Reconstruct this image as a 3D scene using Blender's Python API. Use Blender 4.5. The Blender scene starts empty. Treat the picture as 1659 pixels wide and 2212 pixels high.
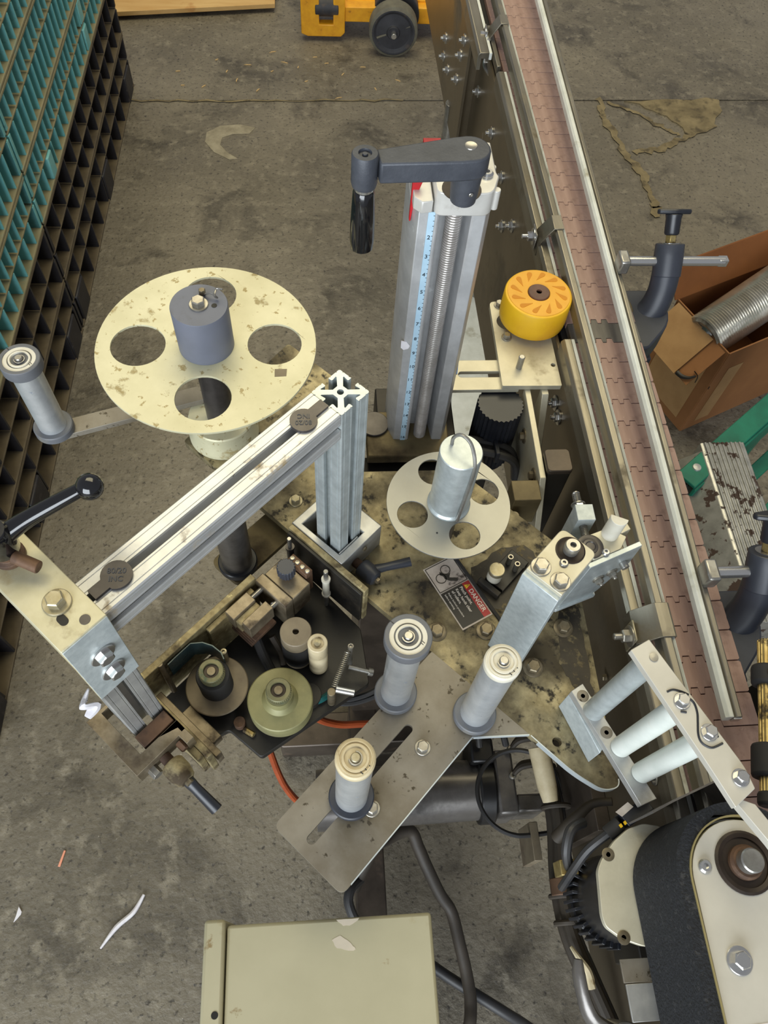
import bpy, bmesh, math, random
from mathutils import Vector, Matrix
from mathutils.geometry import tessellate_polygon
random.seed(7)
S = bpy.context.scene
COL = S.collection

# ------------------------------------------------------------------ camera, light, exposure
cam = bpy.data.cameras.new('camera'); camo = bpy.data.objects.new('camera', cam); COL.objects.link(camo)
cam.sensor_fit = 'HORIZONTAL'; cam.sensor_width = 36.0; cam.lens = 36.0 * 1690 / 1659
cam.clip_start = 0.02; cam.clip_end = 60
_r = Vector((0.99659, -0.060615, 0.055977)).normalized()
_f = Vector((0.078779, 0.497393, -0.863941)).normalized()
_u = _r.cross(_f); _r = _f.cross(_u)
camo.matrix_world = Matrix(((_r.x, _u.x, -_f.x, 0), (_r.y, _u.y, -_f.y, 0), (_r.z, _u.z, -_f.z, 1.76), (0, 0, 0, 1)))
S.camera = camo

world = bpy.data.worlds.new('world'); S.world = world; world.use_nodes = True
bg = world.node_tree.nodes['Background']; bg.inputs[0].default_value = (0.86, 0.90, 1.0, 1); bg.inputs[1].default_value = 0.24

def area(name, loc, aim, sx, sy, power, col):
    l = bpy.data.lights.new(name, 'AREA'); l.shape = 'RECTANGLE'; l.size = sx; l.size_y = sy; l.energy = power; l.color = col
    o = bpy.data.objects.new(name, l); COL.objects.link(o); o.location = loc
    o.rotation_euler = (Vector(aim) - Vector(loc)).to_track_quat('-Z', 'Y').to_euler(); return o
area('ceiling_lamps', (0.2, 2.7, 4.4), (0.2, 2.5, 0), 3.6, 3.0, 104, (1.0, 0.89, 0.58))
area('open_dock_door', (-1.6, -4.2, 2.3), (-0.2, 0.3, 0.8), 4.5, 3.4, 330, (0.87, 0.94, 1.0))
S.view_settings.view_transform = 'Standard'; S.view_settings.look = 'None'
S.view_settings.gamma = 1.0; S.view_settings.use_curve_mapping = False
S.view_settings.exposure = 0.42

# ------------------------------------------------------------------ materials
def c(r, g, b):
    f = lambda v: (v / 255 / 12.92) if v / 255 <= 0.04045 else ((v / 255 + 0.055) / 1.055) ** 2.4
    return (f(r), f(g), f(b), 1)
MATS = {}
def M(name, c1, c2=None, scale=30, rough=0.5, metal=0.0, dirt=None, dscale=12, dlo=0.55, dhi=0.68, bump=0.0, bscale=120,
      stretch=(1, 1, 1), dirt2=None, d2scale=40, d2lo=0.6, d2hi=0.66, detail=6, coat=0.0):
    m = bpy.data.materials.new(name); m.use_nodes = True; nt = m.node_tree; N = nt.nodes; Lk = nt.links
    b = N['Principled BSDF']; b.inputs['Roughness'].default_value = rough; b.inputs['Metallic'].default_value = metal
    if coat: b.inputs['Coat Weight'].default_value = coat
    tc = N.new('ShaderNodeTexCoord'); mp = N.new('ShaderNodeMapping'); mp.inputs['Scale'].default_value = stretch
    Lk.new(tc.outputs['Object'], mp.inputs['Vector'])
    def noise(sc, src=mp, det=detail):
        n = N.new('ShaderNodeTexNoise'); n.inputs['Scale'].default_value = sc; n.inputs['Detail'].default_value = det
        n.inputs['Roughness'].default_value = 0.62
        Lk.new((src.outputs['Vector'] if src is mp else src.outputs['Object']), n.inputs['Vector']); return n
    def ramp(src, lo, hi):
        r = N.new('ShaderNodeMapRange'); r.inputs['From Min'].default_value = lo; r.inputs['From Max'].default_value = hi
        Lk.new(src, r.inputs['Value']); return r.outputs['Result']
    def mix(fac, a, bb):
        x = N.new('ShaderNodeMix'); x.data_type = 'RGBA'
        Lk.new(fac, x.inputs['Factor'])
        for s, v in ((x.inputs['A'], a), (x.inputs['B'], bb)):
            if isinstance(v, tuple): s.default_value = v
            else: Lk.new(v, s)
        return x.outputs['Result']
    col = c1
    if c2: col = mix(ramp(noise(scale).outputs['Fac'], 0.36, 0.64), c1, c2)
    if dirt:
        f1 = ramp(noise(dscale, tc, 8).outputs['Fac'], dlo, dhi)
        col = mix(f1, col, dirt)
        rr = N.new('ShaderNodeMapRange'); Lk.new(f1, rr.inputs['Value'])
        rr.inputs['To Min'].default_value = rough; rr.inputs['To Max'].default_value = min(0.85, rough + 0.3)
        Lk.new(rr.outputs['Result'], b.inputs['Roughness'])
        mm = N.new('ShaderNodeMapRange'); Lk.new(f1, mm.inputs['Value'])
        mm.inputs['To Min'].default_value = metal; mm.inputs['To Max'].default_value = metal * 0.2
        Lk.new(mm.outputs['Result'], b.inputs['Metallic'])
    if dirt2: col = mix(ramp(noise(d2scale, tc, 8).outputs['Fac'], d2lo, d2hi), col, dirt2)
    if isinstance(col, tuple): b.inputs['Base Color'].default_value = col
    else: Lk.new(col, b.inputs['Base Color'])
    if bump:
        bp = N.new('ShaderNodeBump'); bp.inputs['Strength'].default_value = bump; bp.inputs['Distance'].default_value = 0.002
        Lk.new(noise(bscale, mp, 4).outputs['Fac'], bp.inputs['Height']); Lk.new(bp.outputs['Normal'], b.inputs['Normal'])
    MATS[name] = m; return m

M('alu', c(190, 190, 186), c(168, 168, 166), 40, 0.42, 0.55, c(120, 105, 78), 9, 0.60, 0.75, 0.05, 200)
M('alu_stained', c(208, 202, 172), c(190, 183, 150), 30, 0.5, 0.4, c(166, 148, 106), 24, 0.53, 0.66, 0.05, 160, dirt2=c(112, 90, 58), d2scale=18, d2lo=0.60, d2hi=0.74)
M('alu_dusty', c(210, 210, 208), c(192, 193, 192), 30, 0.42, 0.6, c(150, 128, 82), 16, 0.60, 0.68, 0.05, 160, dirt2=c(70, 55, 35), d2scale=60, d2lo=0.68, d2hi=0.72)
M('alu_clean', c(198, 206, 206), c(178, 186, 186), 60, 0.38, 0.55, bump=0.04, bscale=240)
M('alu_block', c(198, 206, 206), c(178, 187, 188), 120, 0.48, 0.4, c(150, 140, 112), 18, 0.63, 0.74, 0.04, 240)
M('oil_stain', c(44, 38, 28), c(62, 54, 40), 60, 0.5, 0.1, c(120, 108, 78), 90, 0.56, 0.64)
M('reel_cream', c(222, 217, 184), c(208, 203, 168), 14, 0.5, 0.2, c(176, 160, 114), 36, 0.60, 0.66, 0.03, 160, dirt2=c(168, 152, 106), d2scale=80, d2lo=0.60, d2hi=0.64)
M('reel_silver', c(158, 157, 150), c(148, 147, 140), 10, 0.40, 0.7, c(190, 174, 116), 16, 0.64, 0.665, 0.03, 220)
M('plate_dirty', c(172, 160, 124), c(132, 120, 88), 60, 0.46, 0.4, c(70, 61, 42), 9, 0.44, 0.63, 0.15, 150, dirt2=c(36, 31, 22), d2scale=70, d2lo=0.54, d2hi=0.64)
M('plate_ext', c(140, 134, 122), c(118, 110, 96), 14, 0.5, 0.4, c(92, 80, 52), 6, 0.54, 0.74, 0.08, 180, dirt2=c(70, 62, 48), d2scale=90, d2lo=0.62, d2hi=0.67)
M('edge_highlight_alu', c(200, 208, 210), None, 20, 0.4, 0.5)  # pale metal for the highlight painted along the plate edges
M('plate_brown', c(126, 112, 78), c(96, 84, 56), 14, 0.55, 0.3, c(58, 46, 28), 9, 0.52, 0.66, 0.1, 150)
M('coder_alu', c(170, 157, 118), c(130, 116, 82), 90, 0.55, 0.35, c(64, 52, 34), 20, 0.54, 0.66, 0.1, 160, dirt2=c(206, 192, 140), d2scale=70, d2lo=0.63, d2hi=0.68)
M('coder_black', c(30, 29, 28), c(40, 37, 32), 20, 0.45, 0.1, c(58, 50, 38), 12, 0.56, 0.72, 0.08, 160)
M('coder_steel', c(150, 138, 116), c(110, 98, 78), 40, 0.42, 0.55, c(66, 52, 36), 24, 0.56, 0.68, 0.1, 200)
M('rust_steel', c(112, 84, 62), c(88, 66, 50), 40, 0.6, 0.3, c(60, 42, 30), 30, 0.5, 0.65, 0.1)
M('green_brass', c(126, 122, 88), c(98, 98, 72), 60, 0.5, 0.35, c(70, 92, 74), 40, 0.55, 0.65)
M('roll_brown', c(134, 122, 100), c(112, 100, 82), 24, 0.55, 0.15, c(92, 78, 60), 14, 0.54, 0.7)
M('roll_green', c(142, 138, 96), c(118, 116, 78), 18, 0.5, 0.15, c(104, 98, 70), 10, 0.5, 0.66)
M('film', c(44, 66, 70), c(66, 88, 90), 30, 0.25, 0.1)
M('steel', c(176, 174, 168), c(150, 147, 140), 60, 0.32, 0.8)
M('bolt', c(178, 174, 164), c(150, 144, 130), 90, 0.34, 0.75, c(112, 86, 58), 40, 0.58, 0.7)
M('bolt_dull', c(128, 118, 98), c(104, 94, 74), 90, 0.42, 0.6, c(66, 50, 34), 60, 0.56, 0.7)
M('bolt_yellow', c(178, 170, 146), c(154, 144, 112), 90, 0.4, 0.6, c(92, 76, 46), 60, 0.58, 0.7)
M('chrome', c(200, 199, 196), None, 20, 0.22, 0.9)
M('brass', c(172, 154, 104), c(138, 116, 66), 60, 0.42, 0.7, c(60, 48, 28), 70, 0.50, 0.62)
M('roller_tube', c(216, 219, 220), c(192, 196, 198), 30, 0.34, 0.65, c(120, 124, 132), 60, 0.66, 0.7, 0.08, 90)
M('roller_dark', c(84, 80, 78), c(64, 60, 58), 30, 0.35, 0.5)
M('roller_worn', c(136, 132, 128), c(104, 100, 96), 30, 0.3, 0.75)
M('grey_plastic', c(104, 106, 110), c(94, 96, 100), 30, 0.5, 0.0, c(130, 124, 108), 14, 0.6, 0.75)
M('grey_hub', c(112, 116, 130), c(104, 108, 120), 12, 0.5, 0.0, c(104, 104, 104), 20, 0.6, 0.72, 0.04)
M('dark_plastic', c(54, 57, 66), c(47, 50, 58), 30, 0.42, 0.0, c(96, 92, 80), 16, 0.62, 0.74)
M('crank_grey', c(70, 73, 80), c(60, 63, 70), 50, 0.5, 0.1, c(150, 146, 140), 34, 0.70, 0.72, 0.15, 260)
M('black_gloss', c(18, 18, 20), None, 20, 0.12, 0.0, coat=0.5)
M('black_plastic', c(26, 28, 34), c(36, 38, 44), 20, 0.35)
M('black_rubber', c(34, 34, 36), c(44, 42, 40), 40, 0.75)
M('white_plastic', c(226, 222, 208), c(212, 206, 186), 30, 0.42, 0.0, c(196, 176, 136), 40, 0.62, 0.72)
M('old_white', c(208, 194, 160), c(188, 172, 136), 40, 0.5, 0.0, c(140, 118, 80), 40, 0.6, 0.7)
M('uhmw', c(216, 218, 210), c(198, 200, 190), 20, 0.4, 0.0, c(160, 156, 136), 16, 0.6, 0.72)
M('translucent_white', c(216, 220, 212), c(200, 206, 198), 20, 0.35, 0.0, c(196, 186, 160), 16, 0.58, 0.75)
M('stainless', c(150, 144, 130), c(122, 116, 102), 26, 0.34, 0.75, c(92, 82, 62), 12, 0.58, 0.72, 0.05, 160, (1, 0.15, 1))
M('panel', c(128, 116, 96), c(110, 100, 82), 8, 0.30, 0.7, c(92, 84, 70), 5, 0.58, 0.74)
M('frame_dark', c(52, 48, 42), c(40, 37, 33), 20, 0.5, 0.4)
M('belt_link', c(166, 138, 127), c(146, 118, 108), 60, 0.5, 0.0, c(118, 94, 86), 26, 0.57, 0.72, 0.06, 240, (1, 0.10, 1), dirt2=c(186, 160, 148), d2scale=90, d2lo=0.64, d2hi=0.7)
M('belt_grey', c(112, 108, 100), c(86, 82, 78), 60, 0.5, 0.2, None, stretch=(1, 0.12, 1))
M('column_alu', c(200, 201, 202), c(182, 183, 184), 40, 0.40, 0.5, c(128, 120, 104), 14, 0.64, 0.74, 0.05, 200, dirt2=c(210, 212, 212), d2scale=60, d2lo=0.66, d2hi=0.70)
M('cap_white', c(214, 212, 206), c(200, 198, 192), 30, 0.36, 0.35, c(110, 100, 80), 26, 0.60, 0.74)
M('screw_thread', c(214, 210, 206), c(190, 184, 178), 30, 0.28, 0.75)
M('screw_core', c(70, 62, 58), c(96, 84, 78), 30, 0.5, 0.4)
M('tape_blue', c(176, 204, 220), c(160, 190, 208), 20, 0.5)
M('ink', c(34, 36, 40)); M('ink_black', c(18, 17, 16))
M('red_tape', c(190, 24, 34), c(160, 18, 26), 40, 0.45)
M('paper', c(226, 224, 226), c(206, 200, 204), 40, 0.6)
M('blue_tape', c(30, 116, 196), c(22, 98, 176), 20, 0.55)
M('sign_white', c(196, 186, 174), c(168, 156, 146), 40, 0.5, 0.0, c(74, 64, 58), 50, 0.60, 0.68)
M('sign_black', c(26, 24, 22), c(34, 31, 28), 40, 0.5)
M('sign_red', c(176, 30, 34), c(150, 22, 28), 40, 0.5)
M('sign_text', c(220, 212, 200)); M('sign_yellow', c(226, 186, 40))
M('wheel_yellow', c(236, 186, 30), c(224, 170, 22), 14, 0.5, 0.0, c(214, 152, 40), 10, 0.56, 0.74)
M('wheel_top', c(238, 178, 60), c(226, 162, 44), 14, 0.55, 0.0, c(190, 132, 50), 18, 0.6, 0.72)
M('wheel_core', c(110, 76, 58), c(88, 60, 46), 40, 0.5)
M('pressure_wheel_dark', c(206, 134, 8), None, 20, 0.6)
M('alu_plate', c(206, 200, 178), c(188, 182, 160), 20, 0.45, 0.4, c(150, 134, 96), 14, 0.58, 0.74, 0.04, 200)
M('alu_plate_clean', c(206, 202, 190), c(192, 188, 176), 10, 0.5, 0.3, c(168, 146, 108), 12, 0.62, 0.78, 0.03, 220)
M('foam_black', c(32, 35, 41), c(14, 15, 18), 420, 0.85, 0.0, c(54, 54, 55), 160, 0.56, 0.66, 1.0, 420)
M('belt_cord', c(140, 128, 84), None, 20, 0.7)
M('motor_black', c(28, 28, 30), c(40, 38, 36), 20, 0.3, 0.1, c(70, 62, 50), 20, 0.62, 0.74)
M('grease_and_recess', c(44, 36, 30), c(58, 46, 36), 60, 0.45, 0.3)
M('hose_black', c(40, 40, 42), c(52, 50, 48), 20, 0.5)
M('cable_brown', c(64, 56, 46), c(50, 44, 36), 20, 0.6)
M('air_orange', c(176, 82, 40), c(150, 66, 34), 20, 0.35)
M('air_green', c(20, 84, 84), None, 20, 0.35)
M('wire_tan', c(150, 116, 60), None, 20, 0.5)
M('pipe_grey', c(122, 118, 114), c(98, 94, 90), 16, 0.28, 0.5, c(56, 52, 48), 12, 0.54, 0.7, 0.06, 120)
M('stand_brown', c(88, 78, 68), c(66, 58, 50), 16, 0.4, 0.45, c(110, 92, 76), 14, 0.6, 0.74)
M('box_beige', c(176, 170, 142), c(168, 162, 134), 8, 0.5, 0.0, c(138, 120, 84), 26, 0.66, 0.70, 0.02, 200, dirt2=c(150, 134, 92), d2scale=9, d2lo=0.60, d2hi=0.72)
M('paint_chip', c(208, 196, 176), c(196, 186, 168), 40, 0.6)
M('cardboard', c(142, 96, 54), c(130, 86, 47), 8, 0.75, 0.0, None, bump=0.03)
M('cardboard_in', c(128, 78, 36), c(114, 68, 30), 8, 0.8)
M('packing_tape', c(168, 132, 88), c(156, 120, 78), 20, 0.4)
M('duct_alu', c(222, 218, 208), c(200, 194, 180), 40, 0.24, 0.8)
M('foil', c(190, 188, 182), c(130, 126, 116), 60, 0.25, 0.8)
M('ladder_green', c(16, 118, 92), c(12, 100, 78), 20, 0.45)
M('ladder_alu', c(176, 176, 172), c(150, 150, 146), 40, 0.35, 0.65, c(62, 46, 38), 34, 0.55, 0.58, stretch=(1, 1, 1))
M('plywood', c(214, 178, 118), c(196, 154, 92), 8, 0.65, 0.0, c(176, 122, 64), 7, 0.56, 0.7, stretch=(0.4, 3, 1))
M('jack_yellow', c(238, 172, 32), c(222, 152, 24), 30, 0.5, 0.0, c(150, 100, 30), 30, 0.64, 0.7)
M('jack_wheel', c(58, 58, 62), c(46, 46, 50), 20, 0.6, 0.0, c(110, 92, 74), 14, 0.58, 0.72)
M('jack_tread', c(110, 106, 90), c(92, 88, 76), 30, 0.7)
M('pallet_teal', c(126, 192, 192), c(102, 172, 174), 10, 0.42, 0.0, c(70, 118, 118), 22, 0.6, 0.72)
M('pallet_dust', c(150, 140, 108), c(128, 124, 96), 14, 0.7, 0.0, c(118, 140, 126), 12, 0.56, 0.7)
M('pallet_black', c(40, 38, 42), c(32, 30, 33), 16, 0.5, 0.0, c(64, 58, 54), 30, 0.58, 0.68)
M('pallet_black_dust', c(104, 92, 70), c(80, 70, 54), 14, 0.75)
M('wood_chip', c(206, 176, 122), c(186, 150, 100), 60, 0.7)
M('pink_chip', c(222, 150, 120), None, 20, 0.6)
M('patch', c(138, 124, 92), c(106, 94, 68), 14, 0.85, 0.0, c(84, 74, 54), 20, 0.52, 0.64, 0.6, 40)
M('chalk', c(158, 150, 130), c(128, 120, 102), 22, 0.9)
M('label_white', c(214, 208, 206)); M('label_purple', c(120, 104, 140))
M('yellow_mark', c(220, 176, 20))

# ------------------------------------------------------------------ mesh building
class MB:
    def __init__(s): s.v = []; s.f = []
    def add(s, vs, fs, xf=None):
        k = len(s.v)
        s.v += [tuple((xf @ Vector(p)) if xf else p) for p in vs]
        s.f += [tuple(i + k for i in f) for f in fs]; return s
    def box(s, x0, x1, y0, y1, z0, z1, xf=None):
        return s.add([(x0, y0, z0), (x1, y0, z0), (x1, y1, z0), (x0, y1, z0), (x0, y0, z1), (x1, y0, z1), (x1, y1, z1), (x0, y1, z1)],
                     [(3, 2, 1, 0), (4, 5, 6, 7), (0, 1, 5, 4), (1, 2, 6, 5), (2, 3, 7, 6), (3, 0, 4, 7)], xf)
    def prism(s, pts, z0, z1, holes=(), xf=None):
        loops = [list(pts)] + [list(h) for h in holes]; flat = [p for l in loops for p in l]; n = len(flat)
        vs = [(p[0], p[1], z0) for p in flat] + [(p[0], p[1], z1) for p in flat]; fs = []
        if len(loops) == 1:
            fs += [tuple(range(n))[::-1], tuple(range(n, 2 * n))]
        else:
            for t in tessellate_polygon([[Vector((p[0], p[1], 0)) for p in l] for l in loops]):
                fs += [tuple(t)[::-1], tuple(i + n for i in t)]
        k = 0
        for l in loops:
            m = len(l)
            for i in range(m):
                j = (i + 1) % m; fs.append((k + i, k + j, n + k + j, n + k + i))
            k += m
        return s.add(vs, fs, xf)
    def lathe(s, prof, at=(0, 0, 0), d=(0, 0, 1), seg=28, cap=True):
        q = Vector(d).normalized().to_track_quat('Z', 'Y').to_matrix().to_4x4(); xf = Matrix.Translation(at) @ q
        vs = []; fs = []; n = len(prof)
        for r, z in prof:
            for i in range(seg):
                a = 2 * math.pi * i / seg; vs.append((r * math.cos(a), r * math.sin(a), z))
        for j in range(n - 1):
            for i in range(seg):
                k = (i + 1) % seg; fs.append((j * seg + i, j * seg + k, (j + 1) * seg + k, (j + 1) * seg + i))
        if cap and prof[0][0] > 1e-6: fs.append(tuple(range(seg))[::-1])
        if cap and prof[-1][0] > 1e-6: fs.append(tuple(range((n - 1) * seg, n * seg)))
        return s.add(vs, fs, xf)
    def cyl(s, p, r, h, d=(0, 0, 1), seg=24, r2=None):
        return s.lathe([(r, 0), (r if r2 is None else r2, h)], p, d, seg)
    def sphere(s, p, r, seg=20, n=10):
        return s.lathe([(max(1e-5, r * math.sin(math.pi * i / n)), -r * math.cos(math.pi * i / n)) for i in range(n + 1)], p, (0, 0, 1), seg)
    def rod(s, a, b, r, seg=16, r2=None):
        a = Vector(a); b = Vector(b); return s.cyl(a, r, (b - a).length, b - a, seg, r2)
    def tube(s, pts, r, seg=8, sub=6, smooth=True, flat=1.0):
        P = [Vector(p) for p in pts]; Rr = r if isinstance(r, (list, tuple)) else [r] * len(P)
        if smooth and len(P) > 2:
            Q = []; RQ = []
            for i in range(len(P) - 1):
                p0 = P[max(0, i - 1)]; p1 = P[i]; p2 = P[i + 1]; p3 = P[min(len(P) - 1, i + 2)]
                for k in range(sub):
                    t = k / sub
                    Q.append(0.5 * ((2 * p1) + (p2 - p0) * t + (2 * p0 - 5 * p1 + 4 * p2 - p3) * t * t + (3 * p1 - p0 - 3 * p2 + p3) * t ** 3))
                    RQ.append(Rr[i] * (1 - t) + Rr[i + 1] * t)
            Q.append(P[-1]); RQ.append(Rr[-1]); P, Rr = Q, RQ
        vs = []; fs = []; n = len(P); nrm = None
        for i in range(n):
            t = (P[min(n - 1, i + 1)] - P[max(0, i - 1)]).normalized()
            if nrm is None: nrm = t.orthogonal().normalized()
            nrm = (nrm - t * nrm.dot(t)).normalized(); bi = t.cross(nrm)
            for k in range(seg):
                a = 2 * math.pi * k / seg; vs.append(tuple(P[i] + nrm * (Rr[i] * math.cos(a)) + bi * (Rr[i] * flat * math.sin(a))))
        for i in range(n - 1):
            for k in range(seg):
                j = (k + 1) % seg; fs.append((i * seg + k, i * seg + j, (i + 1) * seg + j, (i + 1) * seg + k))
        fs += [tuple(range(seg))[::-1], tuple(range((n - 1) * seg, n * seg))]
        return s.add(vs, fs)
    def helix(s, a, b, R, turns, r, seg=5, per=12):
        a = Vector(a); b = Vector(b); d = (b - a).normalized(); x = d.orthogonal().normalized(); y = d.cross(x)
        n = int(turns * per); pts = []
        for i in range(n + 1):
            t = i / n; an = 2 * math.pi * turns * t; pts.append(a + (b - a) * t + x * (R * math.cos(an)) + y * (R * math.sin(an)))
        return s.tube(pts, r, seg, smooth=False)
    def sheet(s, pts, thick, z0, z1):
        P = [Vector((p[0], p[1])) for p in pts]; A = []; B = []
        for i, p in enumerate(P):
            t = (P[min(len(P) - 1, i + 1)] - P[max(0, i - 1)]).normalized(); n = Vector((-t.y, t.x)) * thick / 2
            A.append(p + n); B.append(p - n)
        return s.prism([tuple(p) for p in A + B[::-1]], z0, z1)
    def mesh(s, name, m, off=(0, 0, 0)):
        me = bpy.data.meshes.new(name); o = Vector(off)
        me.from_pydata([tuple(Vector(p) - o) for p in s.v], [], s.f)
        bm = bmesh.new(); bm.from_mesh(me); bmesh.ops.recalc_face_normals(bm, faces=bm.faces); bm.to_mesh(me); bm.free()
        me.polygons.foreach_set('use_smooth', [True] * len(me.polygons))
        me.set_sharp_from_angle(angle=math.radians(34)); me.materials.append(MATS[m]); return me

def circ(x, y, r, n=24, a0=0): return [(x + r * math.cos(a0 + 2 * math.pi * i / n), y + r * math.sin(a0 + 2 * math.pi * i / n)) for i in range(n)]
def slot(x0, y0, x1, y1, r, n=8):
    a = math.atan2(y1 - y0, x1 - x0); o = []
    for i in range(n + 1): t = a - math.pi / 2 + math.pi * i / n; o.append((x1 + r * math.cos(t), y1 + r * math.sin(t)))
    for i in range(n + 1): t = a + math.pi / 2 + math.pi * i / n; o.append((x0 + r * math.cos(t), y0 + r * math.sin(t)))
    return o
def rrect(x0, x1, y0, y1, r, n=5):
    o = []
    for cx, cy, a in ((x1 - r, y0 + r, -90), (x1 - r, y1 - r, 0), (x0 + r, y1 - r, 90), (x0 + r, y0 + r, 180)):
        for i in range(n + 1): t = math.radians(a + 90 * i / n); o.append((cx + r * math.cos(t), cy + r * math.sin(t)))
    return o
def roundpoly(pts, r, n=4):
    o = []; m = len(pts); rs = r if isinstance(r, (list, tuple)) else [r] * m
    for i in range(m):
        p = Vector(pts[i]); a = Vector(pts[i - 1]); b = Vector(pts[(i + 1) % m])
        if rs[i] <= 0: o.append(tuple(p)); continue
        k = min(rs[i], 0.45 * (a - p).length, 0.45 * (b - p).length); s0 = p + (a - p).normalized() * k; s1 = p + (b - p).normalized() * k
        for j in range(n + 1):
            t = j / n; q = s0 * (1 - t) ** 2 + p * 2 * t * (1 - t) + s1 * t * t; o.append(tuple(q))
    return o
SQ = math.sqrt(0.5)
ANG = {'W': 0.0, 'L': -math.pi / 4}      # W: along the conveyor; L: the labelling head stands at 45 degrees to it
def rotp(p, a): return Vector((p[0] * math.cos(a) - p[1] * math.sin(a), p[0] * math.sin(a) + p[1] * math.cos(a), p[2]))
def bevel(o, w):
    if w:
        b = o.modifiers.new('bevel', 'BEVEL'); b.width = w; b.segments = 2; b.limit_method = 'ANGLE'; b.angle_limit = math.radians(40)
        b.harden_normals = False
def tag(o, label=None, cat=None, group=None, kind=None):
    if label: o['label'] = label
    if cat: o['category'] = cat
    if group: o['group'] = group
    if kind: o['kind'] = kind
    return o
ORG = {}
def thing(name, label, cat, fr='W', org=(0, 0, 0), group=None):
    o = bpy.data.objects.new(name, None); COL.objects.link(o); o.empty_display_size = 0.02
    o.location = rotp(org, ANG[fr]); o.rotation_euler = (0, 0, ANG[fr]); ORG[o.name] = Vector(org)
    return tag(o, label, cat, group)
def part(t, name, mb, m, bv=0.0006, root=None, label=None, kind=None):
    root = root or t
    me = mb.mesh(name, m, ORG[root.name]); o = bpy.data.objects.new(name, me); COL.objects.link(o); o.parent = t; bevel(o, bv)
    return tag(o, label, None, None, kind)
def one(name, label, cat, mb, m, fr='W', org=(0, 0, 0), bv=0.0006, group=None, kind=None):
    o = bpy.data.objects.new(name, mb.mesh(name, m, org)); COL.objects.link(o)
    o.location = rotp(org, ANG[fr]); o.rotation_euler = (0, 0, ANG[fr]); bevel(o, bv)
    return tag(o, label, cat, group, kind)
CACHE = {}
def copy_part(t, name, me, loc, d=(0, 0, 1), root=None, spin=0.0, label=None):
    o = bpy.data.objects.new(name, me); COL.objects.link(o); o.parent = t
    o.location = Vector(loc) - ORG[(root or t).name]
    o.rotation_euler = (Vector(d).to_track_quat('Z', 'Y') @ Matrix.Rotation(spin, 4, 'Z').to_quaternion()).to_euler()
    return tag(o, label)
def hexbolt(t, loc, d=(0, 0, 1), af=0.0127, h=0.0055, wash=0.0105, m='bolt', root=None, spin=0.3, name='hex_bolt', stud=0.0):
    key = ('hb', af, h, wash, m, stud)
    if key not in CACHE:
        R = af / 2 / math.cos(math.pi / 6); b = MB()
        if wash: b.lathe([(wash, 0), (wash, 0.0014), (wash * 0.95, 0.0018), (R * 0.9, 0.0018)], seg=24)
        b.lathe([(R, 0.0016), (R, 0.0016 + h * 0.85), (R * 0.86, 0.0016 + h), (R * 0.8, 0.0016 + h)], seg=6)
        b.lathe([(R * 0.8, 0.0014 + h), (R * 0.74, 0.0016 + h * 1.02)], seg=18)
        if stud: b.lathe([(R * 0.5, h), (R * 0.5, h + stud), (R * 0.4, h + stud + 0.001)], seg=14)
        CACHE[key] = b.mesh('hex_bolt', m)
    return copy_part(t, name, CACHE[key], loc, d, root, spin)
def socket(t, loc, d=(0, 0, 1), r=0.005, h=0.004, hole=0.0022, m='bolt', root=None, dome=True, name='socket_screw'):
    key = ('ss', r, h, hole, m, dome)
    if key not in CACHE:
        pr = [(r, 0), (r, h * 0.5), (r * 0.75, h), (hole, h), (hole, h * 0.3), (1e-5, h * 0.3)] if dome else [(r, 0), (r, h * 0.9), (r * 0.92, h), (hole, h), (hole, h * 0.2), (1e-5, h * 0.2)]
        CACHE[key] = MB().lathe(pr, seg=20).mesh('socket_screw', m)
    return copy_part(t, name, CACHE[key], loc, d, root)
def text(t, name, s, size, m, mat4, root=None, ext=0.0002, bold=False, align='CENTER', label=None):
    cu = bpy.data.curves.new(name, 'FONT'); cu.body = s; cu.size = size; cu.extrude = ext; cu.align_x = align; cu.align_y = 'CENTER'
    cu.resolution_u = 3
    if bold: cu.offset = size * 0.012
    ob = bpy.data.objects.new(name, cu); COL.objects.link(ob)
    dg = bpy.context.evaluated_depsgraph_get(); dg.update()
    me = bpy.data.meshes.new_from_object(ob.evaluated_get(dg)); COL.objects.unlink(ob); bpy.data.objects.remove(ob); bpy.data.curves.remove(cu)
    me.materials.clear(); me.materials.append(MATS[m])
    org = ORG[(root or t).name]; me.transform(Matrix.Translation(-org) @ mat4)
    o = bpy.data.objects.new(name, me); COL.objects.link(o); o.parent = t; return tag(o, label)
def frame4(o, ex, ey):
    ex = Vector(ex).normalized(); ey = Vector(ey).normalized(); ez = ex.cross(ey)
    return Matrix(((ex.x, ey.x, ez.x, o[0]), (ex.y, ey.y, ez.y, o[1]), (ex.z, ey.z, ez.z, o[2]), (0, 0, 0, 1)))
def Lp(u, v, z=0): return ((u + v) * SQ, (-u + v) * SQ, z)      # labeller-frame point in conveyor frame
XZ = Matrix(((1, 0, 0, 0), (0, 0, -1, 0), (0, 1, 0, 0), (0, 0, 0, 1)))   # prism drawn in (x, z), extruded along -y
YZ = Matrix(((0, 0, 1, 0), (1, 0, 0, 0), (0, 1, 0, 0), (0, 0, 0, 1)))    # prism drawn in (y, z), extruded along x

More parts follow.
